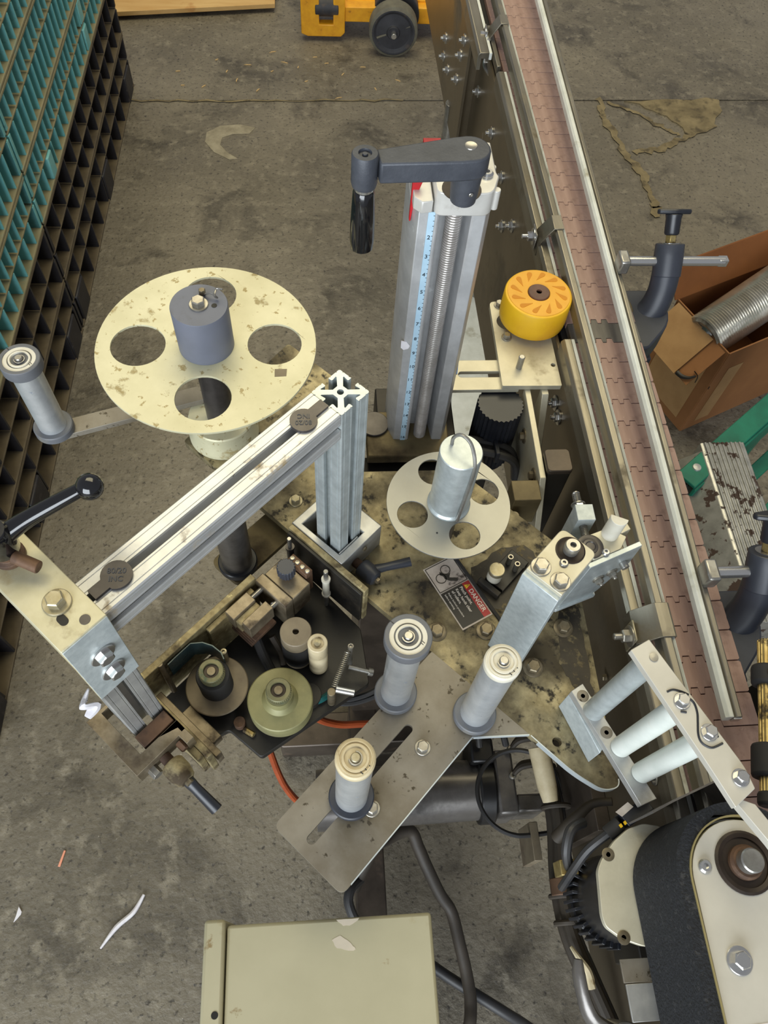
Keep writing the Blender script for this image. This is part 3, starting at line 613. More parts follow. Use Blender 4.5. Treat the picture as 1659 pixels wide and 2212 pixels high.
part(t, 'grip', MB().lathe([(.0085, 1.217), (.0112, 1.2195), (.0122, 1.230), (.0118, 1.252), (.0102, 1.283), (.0090, 1.285)], (K.x, K.y, 0), seg=32), 'black_gloss', 0)

t = thing('column_carriage', 'dirty clamp block that carries the column above the mounting plate', 'bracket', 'W', (0.12, 0.62, 0.86))
part(t, 'clamp_block', MB().prism([(.066, .621), (.185, .621), (.185, .70), (.066, .70)], .822, .840), 'plate_brown', 0.002)
part(t, 'back_block', MB().box(.085, .20, .640, .76, .70, .820), 'frame_dark', 0.002)
part(t, 'cap_disc', MB().cyl((.078, .676, .840), .0215, .004, seg=36), 'roller_dark', 0.0008)
part(t, 'support_bar', MB().box(.06, .24, .600, .64, .775, .810), 'frame_dark', 0.002)

# ================================================================== labelling head plates
def Lhole(u, v, r): return circ(u, v, r, 20)
t = thing('mounting_plate', 'large oil-stained aluminium mounting plate under the reels', 'plate', 'L', (-.2, .42, .869))
mp = roundpoly([(-.575, .3135), (.074, .3118), (.108, .3180), (.1205, .334), (.098, .3545), (-.0835, .536), (-.274, .536), (-.366, .444), (-.458, .536), (-.598, .536)], [.004, .02, .016, .016, .01, .004, .003, .004, .003, .006], 6)
part(t, 'plate', MB().prism(mp, .863, .875, [Lhole(.039, .327, .0055)]), 'plate_dirty', 0.0008)
part(t, 'edge_highlight', MB().sheet([(.0125, .3127)] + [p for p in mp if p[0] > .06 and p[1] < .3465], .0012, .8640, .8752), 'edge_highlight_alu', 0)  # bright band puts the light on the cut edge into the colour
for (u, v) in ((-.146, .336), (-.103, .378), (-.033, .379), (-.035, .445)): hexbolt(t, (u, v, .875), af=.0140, h=.007, wash=.0122, m='bolt_dull', spin=random.uniform(0, 1))
for (u, v) in ((-.398, .350), (-.370, .372)): hexbolt(t, (u, v, .875), af=.0110, h=.007, wash=.0090, m='bolt_yellow', spin=random.uniform(0, 1))
part(t, 'black_guide_strip', MB().prism([(-.203, .4300), (-.200, .4335), (-.090, .4000), (-.093, .3965)], .875, .8775), 'black_rubber', 0.0004)

def ragL(pts, n=5, amp=.0022):
    st = random.getstate(); random.seed(3); q = ragged(pts, n, amp); random.setstate(st); return q
part(t, 'oil_stain', MB().prism(ragL([(-.012, .405), (.022, .392), (.044, .398), (.006, .434), (-.030, .474), (-.066, .512), (-.090, .525), (-.078, .492), (-.052, .455), (-.030, .430)]), .8750, .87535), 'oil_stain', 0, label='black oil stain')
part(t, 'oil_stain', MB().prism(ragL([(-.168, .432), (-.148, .404), (-.118, .404), (-.094, .424), (-.092, .452), (-.104, .500), (-.140, .506), (-.160, .474)]), .8750, .87535), 'oil_stain', 0, label='black oil stain')
part(t, 'oil_stain', MB().prism(ragL([(.040, .358), (.066, .352), (.086, .352), (.060, .376), (.046, .386)]), .8750, .8753), 'oil_stain', 0, label='black oil stain')
def text_block(t, root, o, ex, ey, items):
    for (s, x, y, size, m, bold) in items:
        p = Vector(o) + Vector(ex) * x + Vector(ey) * y
        text(t, 'lettering', s, size, m, frame4(p, ex, ey), root=root, align='LEFT', bold=bold, ext=.00008)
ex = Vector((.087, -.029, 0)).normalized(); ey = Vector((-ex.y, ex.x, 0)); o0 = Vector((-.2115, .3880, .8753)); LW_, LH_ = .0925, .0440
def SL(x, y): p = o0 + ex * x + ey * y; return (p.x, p.y)
sg = part(t, 'danger_sign', MB().prism([SL(0, 0), SL(LW_, 0), SL(LW_, LH_), SL(0, LH_)], .8751, .8755), 'sign_white', 0, label='worn pinch point danger label')
Z1 = .8758
part(sg, 'sign_border', MB().prism([SL(.0015, .0015), SL(.038, .0015), SL(.038, LH_ - .0015), SL(.0015, LH_ - .0015)], .8755, Z1, [[SL(.0023, .0023), SL(.0372, .0023), SL(.0372, LH_ - .0023), SL(.0023, LH_ - .0023)]]), 'sign_black', 0, root=t)
part(sg, 'black_panel', MB().prism([SL(.0395, .0015), SL(.0905, .0015), SL(.0905, .0325), SL(.0395, .0325)], .8755, Z1), 'sign_black', 0, root=t)
part(sg, 'red_band', MB().prism([SL(.0395, .0325), SL(.0905, .0325), SL(.0905, .0425), SL(.0395, .0425)], .8755, Z1), 'sign_red', 0, root=t)
for (x, y, r) in ((.0135, .0245, .0065), (.0215, .0135, .0068)):
    p = SL(x, y); part(sg, 'roller_symbol', MB().prism(circ(p[0], p[1], r, 28), .8755, Z1, [circ(p[0], p[1], r - .0009, 28)]), 'sign_black', 0, root=t)
part(sg, 'hand_symbol', MB().prism([SL(*q) for q in ((.0125, .0165), (.018, .0195), (.0205, .0245), (.0195, .0285), (.0225, .0255), (.025, .0235), (.0305, .0325), (.034, .0305), (.029, .0215), (.0245, .0175), (.0200, .0175), (.0165, .0145))], .8755, Z1), 'sign_black', 0, root=t)
part(sg, 'warning_triangle', MB().prism([SL(.0425, .0340), SL(.0485, .0340), SL(.0455, .0412)], Z1, Z1 + .0003), 'sign_yellow', 0, root=t)
text_block(sg, t, (o0.x, o0.y, Z1 + .0006), ex, ey, [('!', .0449, .0370, .0048, 'sign_black', True)])
text_block(sg, t, (o0.x, o0.y, Z1 + .0002), ex, ey, [('DANGER', .0510, .0374, .0082, 'sign_text', True), ('Pinch point.', .0425, .0288, .0056, 'sign_text', True),
    ('Keep hands clear', .0425, .0225, .0050, 'sign_text', True), ('of rollers.', .0425, .0168, .0050, 'sign_text', True), ('Follow lockout procedure', .0425, .0108, .0034, 'sign_text', False), ('before servicing.', .0425, .0062, .0034, 'sign_text', False)])

t = thing('slotted_plate', 'bare metal extension plate with a long slot pointing at the beige box', 'plate', 'L', (-.085, .18, .869))
ep = roundpoly([(-.1345, .0505), (-.0355, .0505), (-.0355, .266), (.0110, .3125), (-.1345, .3128)], [.009, .009, .006, .002, .002], 6)
part(t, 'plate', MB().prism(ep, .869, .8752, [slot(-.0955, .068, -.0955, .224, .0052)]), 'plate_ext', 0.0007)
part(t, 'edge_highlight', MB().prism([(-.0362, .064), (-.0350, .064), (-.0350, .2655), (.0112, .3118), (.0104, .3126), (-.0362, .2662)], .8695, .8754), 'edge_highlight_alu', 0)  # same painted highlight along the side of the slotted plate
for (u, v) in ((-.070, .219), (-.069, .133)): hexbolt(t, (u, v, .8752), af=.0118, h=.0065, wash=.0090, m='bolt', spin=random.uniform(0, 1))
t2 = thing('guide_arm_plate', 'brown lower plate carrying the dark roller beneath the beam', 'plate', 'L', (-.40, .30, .842))
part(t2, 'plate', MB().prism(roundpoly([(-.427, .2215), (-.3775, .2235), (-.3775, .42), (-.427, .42)], [.012, .008, .004, .004], 5), .838, .846), 'plate_brown', 0.0006)

# ================================================================== guide rollers
def roller(name, label, u, v, z0, z1, top_cap=True, tube='roller_tube', cap='grey_plastic', white='white_plastic', cap2=None, rt=.0172, rc=.0232):
    t = thing(name, label, 'roller', 'L', (u, v, z0), 'guide rollers on the labelling head')
    cap2 = cap2 or cap
    part(t, 'bottom_flange', MB().lathe([(rc - .001, 0.001), (rc + .0012, .002), (rc + .0012, .0105), (rc, .0118), (rt, .0118)], (u, v, z0), seg=40), cap2, 0)
    zt = z1 - (.015 if top_cap else .010)
    part(t, 'tube', MB().cyl((u, v, z0 + .011), rt, zt - z0 - .011, seg=40), tube, 0)
    if top_cap:
        part(t, 'top_flange', MB().lathe([(rt, zt - .0005), (rc - .0005, zt - .0005), (rc, zt + .001), (rc, z1 - .0008), (rc - .0008, z1), (.0185, z1), (.0185, z1 - .002)], (u, v, 0), seg=40), cap, 0)
        wr = .0184; zz = z1 - .0008
    else:
        part(t, 'end_cap', MB().lathe([(rt + .0002, zt - .002), (rt + .0010, zt), (rt + .0010, z1 - .003), (rt - .0005, z1 - .0012), (.0150, z1 - .0012)], (u, v, 0), seg=40), white, 0)
        wr = .0152; zz = z1
    w = part(t, 'bearing_insert', MB().lathe([(wr, zz - .002), (wr, zz), (.0140, zz), (.0136, zz - .0016), (.0126, zz - .0016), (.0122, zz + .0008), (.0102, zz + .0008), (.0096, zz - .0020), (.0070, zz - .0020), (.0064, zz - .0040), (1e-5, zz - .0040)], (u, v, 0), seg=40), white, 0)
    ring = [( .0064 * math.cos(a), .0064 * math.sin(a)) for a in [math.radians(x) for x in range(-130, 131, 13)]]
    ring2 = [(.0050 * math.cos(a), .0050 * math.sin(a)) for a in [math.radians(x) for x in range(130, -131, -13)]]
    part(t, 'retaining_clip', MB().prism([(u + p[0], v + p[1]) for p in ring + ring2], zz - .0005, zz + .0006), 'steel', 0.0002)
    part(t, 'spindle', MB().lathe([(.0043, zz - .004), (.0043, zz + .0026), (.0036, zz + .0036), (1e-5, zz + .0036)], (u, v, 0), seg=24), 'bolt_yellow' if white == 'old_white' else 'steel', 0)
    if top_cap:
        for k in range(2): part(w, 'index_mark', MB().box(u + .0125, u + .0160, v + .003 + k * .0022, v + .0036 + k * .0022, zz, zz + .0002), 'ink', 0, root=t)
        part(t, 'saw_cut', MB().box(u - .0236, u - .0185, v - .0004, v + .0004, z1 - .006, z1 + .0002), 'ink', 0)
    else:
        for k in range(3): part(w, 'index_mark', MB().box(u + .0110 + .001 * k, u + .0142, v - .006 + k * .0045, v - .0052 + k * .0045, zz + .0001, zz + .0004), 'ink', 0, root=t)
    part(t, 'base_stud', MB().cyl((u, v, z0 - .0005), .012, .003), 'steel', 0)
    return t
roller('guide_roller', 'aluminium guide roller with grey top flange, left of the danger label', -.1325, .2440, .8752, 1.060)
roller('guide_roller', 'aluminium guide roller with plain white top, against the tall silver block', -.0505, .2870, .8752, 1.058, top_cap=False)
roller('guide_roller', 'aluminium guide roller with yellowed top, standing beside the long slot', -.0930, .1265, .8752, 1.062, top_cap=False, white='old_white', cap2='dark_plastic')
roller('guide_roller', 'aluminium guide roller with grey flanges on the flat arm, at the left photo edge', -.6730, .1960, .9245, 1.060)
roller('guide_roller', 'dark worn guide roller on the brown plate, mostly hidden beneath the beam', -.3980, .2440, .8465, 1.000, tube='roller_worn', cap='black_plastic', white='old_white', rt=.0195, rc=.0235)
a = Vector((-.3373, .6145)); b2 = Vector((-.105, .689)); dd = (b2 - a).normalized(); nr = Vector((-dd.y, dd.x))
arm = [tuple(a - nr * .0125 - dd * .006), tuple(b2 - nr * .0125), tuple(b2 + nr * .0125), tuple(a + nr * .0125 - dd * .006)]
one('roller_arm', 'flat steel arm running from under the big cream reel to the left roller', 'arm', MB().prism(roundpoly(arm, .008), .9150, .9240), 'plate_ext', org=(-.23, .65, .92), bv=.0006)

# ================================================================== reels
t = thing('supply_reel', 'big cream flange reel with grey hub and four round holes', 'reel', 'L', (-.547, .3620, .875))
cu, cv = -.547, .3620
hs = []
for k in range(4):
    a = math.radians(45 + 90 * k); hs.append(circ(cu + .0795 * math.cos(a), cv + .0795 * math.sin(a), .0318, 36))
part(t, 'flange', MB().prism(circ(cu, cv, .1285, 96), 1.0470, 1.0500, hs), 'reel_cream', 0.0006)
part(t, 'base_cylinder', MB().lathe([(.047, .8755), (.047, .882), (.0435, .888), (.0435, .9120), (.0420, .9140), (.020, .9140)], (cu, cv, 0), seg=48), 'reel_cream', 0)
part(t, 'spindle', MB().cyl((cu, cv, .912), .0185, .136, seg=36), 'roller_dark', 0)
part(t, 'hub', MB().lathe([(.0322, 1.0502), (.0322, 1.1125), (.0315, 1.1140), (1e-5, 1.1140)], (cu, cv, 0), seg=48), 'grey_hub', 0)
hexbolt(t, (cu, cv, 1.114), af=.0135, h=.007, wash=.0108, m='bolt')
part(t, 'locating_hole', MB().cyl((cu + .013, cv + .011, 1.1138), .0031, .0006), 'ink_black', 0)
part(t, 'wire_clip', MB().tube([(cu - .008, cv + .012, 1.115), (cu + .002, cv + .017, 1.121), (cu + .009, cv + .020, 1.117), (cu + .010, cv + .016, 1.123), (cu + .006, cv + .023, 1.126), (cu + .013, cv + .026, 1.128)], .0011, 6), 'steel', 0)
hexbolt(t, (cu - .0085, cv + .0135, 1.114), af=.007, h=.006, wash=0, m='bolt_dull')
part(t, 'faded_sticker', MB().prism([(cu + .092 + a, cv + .028 + b3) for a, b3 in ((0, -.007), (.009, .003), (.002, .011), (-.008, .001))], 1.0500, 1.0503), 'roll_brown', 0)

t = thing('rewind_reel', 'small silver reel with round holes and bent wire keeper', 'reel', 'L', (-.229, .4455, .875))
cu, cv = -.229, .4455
hs = []
for k in range(4):
    a = math.radians(-27 + 90 * k); hs.append(circ(cu + .0475 * math.cos(a), cv + .0475 * math.sin(a), .0185, 32))
part(t, 'flange', MB().prism(circ(cu, cv, .0755, 80), .9478, .9500, hs), 'reel_silver', 0.0005)
part(t, 'post', MB().cyl((cu, cv, .875), .0150, .073, seg=36), 'roller_dark', 0)
part(t, 'hub', MB().lathe([(.0262, .9502), (.0262, .953), (.0240, .956), (.0240, 1.0590), (.0232, 1.0600), (1e-5, 1.0600)], (cu, cv, 0), seg=48), 'alu_clean', 0)
W2 = lambda x, y: ((x - y) * SQ, (x + y) * SQ)
def hub_pt(dx, dy, z): q = W2(dx, dy); return (cu + q[0], cv + q[1], z)
part(t, 'wire_keeper', MB().tube([hub_pt(-.009, .010, 1.055), hub_pt(-.009, .010, 1.072), hub_pt(-.002, .006, 1.082), hub_pt(.007, -.004, 1.080), hub_pt(.0115, -.018, 1.068), hub_pt(.0120, -.0240, 1.048), hub_pt(.0100, -.0258, 1.01), hub_pt(.0070, -.0268, .953)], .0021, 10, 6), 'steel', 0)
q = W2(-.018, -.041); part(t, 'pin_hole', MB().cyl((cu + q[0], cv + q[1], .9499), .0012, .0004, seg=12), 'ink', 0)

# ================================================================== T-slot extrusions
def tprof(cx=0, cy=0, h=.01905):
    a, b, tt, cc, ce = .0041, .0103, .0034, .0030, .0068
    side = [(-h + .0012, h), (-.0150, h), (-.0146, h - .0007), (-.0142, h - .0007), (-.0138, h), (-.0070, h), (-.0066, h - .0007), (-.0062, h - .0007), (-.0058, h), (-a, h), (-a, h - tt), (-a - .001, h - tt - .0008), (-b, h - tt), (-b, h - tt - .0012), (-cc, ce),
            (cc, ce), (b, h - tt - .0012), (b, h - tt), (a + .001, h - tt - .0008), (a, h - tt), (a, h), (.0058, h), (.0062, h - .0007), (.0066, h - .0007), (.0070, h), (.0138, h), (.0142, h - .0007), (.0146, h - .0007), (.0150, h), (h - .0012, h)]
    o = []
    for k in range(4):
        ca, sa = math.cos(-k * math.pi / 2), math.sin(-k * math.pi / 2)
        o += [(cx + x * ca - y * sa, cy + x * sa + y * ca) for x, y in side]
    return o
t = thing('slotted_post', 'upright T-slot aluminium post with open cross-shaped top, near photo centre', 'post', 'L', (-.3085, .336, .87))
part(t, 'extrusion', MB().prism(tprof(-.3085, .336), .8765, 1.1915, [circ(-.3085, .336, .0033, 16)]), 'alu_clean', 0)
BEAMU = -.3085
t = thing('slotted_beam', 'horizontal T-slot aluminium beam with grey slot caps, crossing the left half', 'beam', 'L', (BEAMU, .18, 1.173))
XB = Matrix(((1, 0, 0, BEAMU), (0, 0, 1, 0), (0, 1, 0, 1.1735), (0, 0, 0, 1)))
part(t, 'extrusion', MB().prism(tprof(), .0535, .3160, xf=XB), 'alu_dusty', 0)
for (v, vt, rot) in ((.0800, .0560, 0), (.2880, .3150, math.pi)):
    s2 = 1 if vt > v else -1
    out = [(BEAMU - .0052, vt), (BEAMU - .0052, v + s2 * .0105)] + [(BEAMU + .0125 * math.cos(a), v + .0125 * math.sin(a)) for a in [math.radians(s2 * 115 + s2 * x) for x in range(0, 311, 15)]] + [(BEAMU + .0052, v + s2 * .0105), (BEAMU + .0052, vt)]
    k = part(t, 'slot_cap', MB().prism(out, 1.1915, 1.1955), 'roller_dark', 0.0006)
    e1 = Vector((.35, .94, 0)) if s2 < 0 else Vector((-.35, -.94, 0)); e1 = Vector((SQ, SQ, 0)) if s2 < 0 else Vector((-SQ, -SQ, 0)); e2 = Vector((-e1.y, e1.x, 0))
    for s, dy in (('80/20', .0030), ('INC', -.0040)):
        p = Vector((BEAMU, v, 1.1956)) + e2 * dy
        text(k, 'lettering', s, .0066, 'dark_plastic', frame4(p, e1, e2), root=t, bold=True, ext=.0004)

t = thing('slotted_post', 'upright T-slot aluminium post under the front clamp block, lower left', 'post', 'L', (-.3105, .0325, .92))
part(t, 'extrusion', MB().prism(tprof(-.3105, .0325), .9265, 1.150), 'alu', 0)

t = thing('corner_block', 'chunky aluminium corner block with hex bolts joining beam and front post', 'block', 'L', (-.33, .0325, 1.15))
pr = [(-.392, 1.199), (-.2855, 1.199), (-.2855, 1.084), (-.2908, 1.084), (-.2908, 1.1506), (-.392, 1.1506)]
XV = Matrix(((1, 0, 0, 0), (0, 0, 1, 0), (0, 1, 0, 0), (0, 0, 0, 1)))
part(t, 'block', MB().prism(pr, .0118, .0532, xf=XV), 'alu_stained', 0.0008)
fp = part(t, 'front_face', MB().box(-.2858, -.2846, .0122, .0528, 1.0845, 1.1975), 'alu_block', 0.0004)
hexbolt(t, (-.320, .0345, 1.199), af=.0128, h=.008, wash=.0112, m='bolt_yellow', spin=.7)
part(t, 'bolt_hole', MB().prism(slot(-.3075, .0285, -.304, .0285, .0035), 1.1989, 1.1992), 'ink_black', 0)
for z, v in ((1.152, .034), (1.117, .034)):
    hexbolt(t, (-.2846, v, z), (1, 0, 0), af=.0125, h=.006, wash=.0112, m='chrome', spin=.5)
part(t, 'filled_hole', MB().cyl((-.294, .040, 1.199), .0042, .0004), 'roller_dark', 0)
part(t, 'torn_tape', MB().tube([(-.300, .0100, 1.085), (-.297, .002, 1.080), (-.292, -.003, 1.083), (-.290, .004, 1.072), (-.288, -.006, 1.068)], [.002, .006, .004, .006, .003], 6, flat=.4), 'paper', 0)

t = thing('clamp_lever', 'black clamp lever with a glossy ball knob at the left edge', 'lever', 'L', (-.378, .034, 1.199))
part(t, 'collar', MB().lathe([(.0125, 1.1995), (.0125, 1.204), (.0095, 1.206), (.0095, 1.212)], (-.378, .034, 0)), 'rust_steel', 0.0005)
part(t, 'hub', MB().lathe([(.0105, 1.211), (.0125, 1.214), (.0125, 1.236), (.0100, 1.241), (1e-5, 1.241)], (-.378, .034, 0)), 'black_gloss', 0)
part(t, 'arm', MB().tube([(-.378, .034, 1.226), (-.370, .060, 1.236), (-.3545, .0985, 1.248)], [.0090, .0068, .0056], 16), 'black_gloss', 0)
part(t, 'ball_knob', MB().sphere((-.3500, .1050, 1.250), .0105), 'black_gloss', 0)
part(t, 'set_pin', MB().rod((-.366, .0345, 1.214), (-.346, .042, 1.212), .0052, 16), 'rust_steel', 0.0008)

# ================================================================== clamps on the posts
def ratchet(t, p, d, hd, m='dark_plastic', boss='black_plastic', L1=.055):
    p = Vector(p); d = Vector(d).normalized(); hd = Vector(hd).normalized()
    part(t, 'stud', MB().rod(p, p + d * .012, .0062), 'rust_steel', 0.0005)
    part(t, 'lever_hub', MB().lathe([(.0105, .010), (.0125, .013), (.0125, .024), (.0100, .034), (.0075, .036)], p, d, 24), boss, 0.001)
    part(t, 'lever_screw', MB().lathe([(.0042, .036), (.0042, .040), (1e-5, .040)], p, d, 6), 'bolt_dull', 0)
    q = p + d * .020
    part(t, 'lever_handle', MB().tube([tuple(q), tuple(q + hd * .022 + d * .004), tuple(q + hd * L1 + d * .010)], [.0088, .0064, .0074], 12, flat=.75), m, 0)
t = thing('post_clamp', 'aluminium pocket clamp gripping the rear post, with dark ratchet lever', 'clamp', 'L', (-.32, .335, .90))
part(t, 'clamp_body', MB().prism([(-.3585, .3055), (-.2755, .3055), (-.2755, .3780), (-.3585, .3780)], .8757, .9240, [[(-.3480, .3135), (-.3480, .3560), (-.2860, .3560), (-.2860, .3135)]]), 'alu', 0.0012)
part(t, 'jaw_pad', MB().box(-.2885, -.2865, .3140, .3470, .880, .9235), 'alu', 0.0008)
part(t, 'clamp_shim', MB().box(-.3475, -.3290, .3420, .3555, .880, .9225), 'plate_brown', 0.0008)
hexbolt(t, (-.2755, .345, .912), (1, 0, 0), af=.006, h=.002, wash=0, m='bolt_dull')
ratchet(t, (-.2755, .330, .896), (1, 0, 0), (.45, .92, .12), 'dark_plastic', 'dark_plastic', .050)
t = thing('post_clamp', 'aluminium pocket clamp at the foot of the front post, with black ratchet lever', 'clamp', 'L', (-.30, .025, .93))
part(t, 'clamp_body', MB().prism([(-.3350, -.0110), (-.2560, -.0110), (-.2560, .0430), (-.2440, .0430), (-.2440, .0520), (-.3350, .0520)], .9230, .9480, [[(-.3310, .0050), (-.3310, .0516), (-.2700, .0516), (-.2700, .0050)]]), 'coder_steel', 0.001)
part(t, 'jaw_pad', MB().box(-.2880, -.2725, .0120, .0500, .925, .9470), 'rust_steel', 0.0008)
part(t, 'nut', MB().cyl((-.2562, .004, .930), .006, .010, (1, 0, 0), 6), 'steel', 0.0004)
ratchet(t, (-.2560, .0200, .932), (1, 0, 0), (.75, .02, -.35), 'black_plastic', 'coder_alu', .048)
hexbolt(t, (-.2560, .0390, .936), (1, 0, 0), af=.008, h=.010, wash=0, m='rust_steel')

# ================================================================== hot stamp coder
t = thing('date_coder', 'grimy hot stamp coder with ribbon spindles between the two posts', 'coder', 'L', (-.27, .18, .834))
base = [(-.336, .066), (-.262, .066), (-.253, .092), (-.2030, .0950), (-.1700, .2430), (-.2250, .2880), (-.336, .296)]
part(t, 'base_plate', MB().prism(roundpoly(base, .004), .826, .838), 'coder_black', 0.0008)
part(t, 'mount_wall', MB().box(-.3570, -.2310, .2975, .3050, .842, .9245), 'coder_alu', 0.0008)
part(t, 'black_liner', MB().box(-.3540, -.2330, .2930, .2973, .842, .9205), 'coder_black', 0.0006)
part(t, 'back_wall', MB().box(-.3460, -.3375, .0560, .2250, .838, .9215), 'coder_alu', 0.0008)
part(t, 'back_wall', MB().box(-.3370, -.3300, .1450, .2150, .838, .9120), 'coder_alu', 0.0008)
part(t, 'end_wall', MB().box(-.3460, -.2240, .0480, .0555, .868, .9255), 'coder_alu', 0.0008)
part(t, 'end_wall', MB().box(-.3250, -.2300, .0402, .0478, .868, .9240), 'coder_alu', 0.0008)
part(t, 'side_bar', MB().box(-.3300, -.2300, .0580, .0660, .850, .880), 'coder_steel', 0.0008)
part(t, 'cross_bar', MB().box(-.3020, -.2500, .0670, .0800, .838, .856), 'coder_steel', 0.0008)
# printing head blocks
part(t, 'print_head', MB().box(-.3345, -.2870, .2360, .2640, .872, .9200), 'coder_steel', 0.001)
part(t, 'print_head', MB().box(-.3365, -.2865, .2225, .2355, .862, .9215), 'coder_steel', 0.001)
k = part(t, 'terminal_block', MB().box(-.3260, -.2940, .2650, .2760, .880, .9280), 'rust_steel', 0.001)
for i in range(4): socket(t, (-.3220 + i * .0082, .2705, .928), r=.0030, h=.0012, hole=.0018, m='bolt')
part(t, 'knob_stem', MB().cyl((-.3130, .2520, .9200), .0055, .014), 'rust_steel', 0)
kn = [( (.0112 if i % 2 else .0098) * math.cos(2 * math.pi * i / 36), (.0112 if i % 2 else .0098) * math.sin(2 * math.pi * i / 36)) for i in range(36)]
part(t, 'adjust_knob', MB().prism([(-.3130 + p[0], .2520 + p[1]) for p in kn], .9300, .9460), 'dark_plastic', 0.0006)
for u in (-.3260, -.3010): part(t, 'slide_rod', MB().rod((u, .2000, .9120), (u, .2230, .9120), .0032), 'steel', 0)
part(t, 'die_block', MB().box(-.3330, -.3180, .1720, .2060, .895, .9205), 'coder_steel', 0.0008)
part(t, 'die_block', MB().box(-.3180, -.3090, .1740, .2060, .895, .9150), 'coder_alu', 0.0008)
part(t, 'die_block', MB().box(-.3090, -.2960, .1760, .2130, .895, .9205), 'coder_steel', 0.0008)
for i in range(4): part(t, 'type_plate', MB().box(-.3325 + i * .001, -.2965 + i * .002, .1735 + .001 * i, .2100, .8690 + i * .0065, .8745 + i * .0065), 'rust_steel', 0.0005)
part(t, 'die_screw', MB().sphere((-.3020, .2180, .9110), .0040, 12, 8), 'chrome', 0)
part(t, 'conduit', MB().tube([(-.300, .185, .866), (-.283, .178, .858), (-.262, .172, .846)], .0060, 10), 'black_rubber', 0)
part(t, 'conduit', MB().tube([(-.290, .200, .866), (-.272, .196, .852), (-.262, .190, .842)], .0045, 10), 'cable_brown', 0)
# feed roller pair, pins, spring
part(t, 'feed_roller', MB().lathe([(.0176, .842), (.0176, .898), (.0180, .8985), (.0180, .9190), (.0172, .9200), (.0037, .9200), (.0037, .910), (1e-5, .910)], (-.2570, .2100, 0), seg=48), 'roll_brown', 0)
part(t, 'knurled_band', MB().lathe([(.0183, .850), (.0183, .897)], (-.2570, .2100, 0), seg=48), 'black_rubber', 0)
w = part(t, 'pinch_roller', MB().lathe([(.0112, .842), (.0112, .882), (.0102, .884), (.0102, .890), (.0114, .892), (.0114, .9190), (.0106, .9198), (.0076, .9198), (.0070, .9170), (1e-5, .9170)], (-.2295, .2170, 0), seg=36), 'old_white', 0)
part(w, 'spindle', MB().lathe([(.0038, .914), (.0038, .9215), (1e-5, .9225)], (-.2295, .2170, 0)), 'bolt_yellow', 0, root=t)
for (u, v, r, z) in ((-.341, .2845, .0026, .934), (-.2795, .2830, .0029, .934)):
    part(t, 'guide_pin', MB().cyl((u, v, .838), r, z - .838, seg=16), 'steel', 0.0004)
    part(t, 'pin_sleeve', MB().lathe([(.0055, .870), (.0055, .873), (.0044, .8735), (.0044, .909), (.0055, .9095), (.0055, .914)], (u, v, 0)), 'white_plastic' if v < .284 else 'roller_dark', 0)
part(t, 'spring_post', MB().lathe([(.0030, .838), (.0030, .896), (.0034, .898), (.0034, .9040), (.0018, .9045), (.0018, .902), (1e-5, .902)], (-.2030, .2440, 0)), 'bolt', 0)
part(t, 'tension_spring', MB().helix((-.2035, .2400, .894), (-.1900, .2030, .876), .0033, 19, .0006, 5, 12), 'bolt', 0)
part(t, 'spring_pivot', MB().cyl((-.1880, .1960, .838), .0050, .040), 'bolt_dull', 0.0005)
part(t, 'chrome_stop', MB().rod((-.1850, .2000, .885), (-.1665, .2115, .884), .0042, 16), 'chrome', 0.0005)
part(t, 'stop_screw', MB().rod((-.1960, .2330, .870), (-.1760, .2470, .862), .0028, 12), 'steel', 0.0004)
part(t, 'stop_screw_head', MB().rod((-.1765, .2466, .862), (-.1720, .2500, .860), .0048, 16), 'steel', 0.0004)
part(t, 'pivot_disc', MB().cyl((-.2110, .1820, .838), .0145, .012, seg=28), 'coder_black', 0.0006)
part(t, 'pivot_screw', MB().cyl((-.2110, .1820, .850), .0042, .004, seg=20), 'bolt_dull', 0.0004)
part(t, 'corner_post', MB().rod((-.3290, .0790, .855), (-.3390, .0815, .921), .0036, 14), 'coder_steel', 0.0004)
part(t, 'spacer', MB().lathe([(.0036, .838), (.0036, .8950), (.0018, .8955), (.0018, .8930), (1e-5, .8930)], (-.3080, .1430, 0)), 'bolt_yellow', 0)
part(t, 'grommet', MB().cyl((-.2480, .1050, .838), .0068, .012), 'rust_steel', 0.0006)
part(t, 'hose_fitting', MB().cyl((-.2400, .1040, .840), .0036, .014, (1, .2, .2), 6), 'brass', 0.0003)
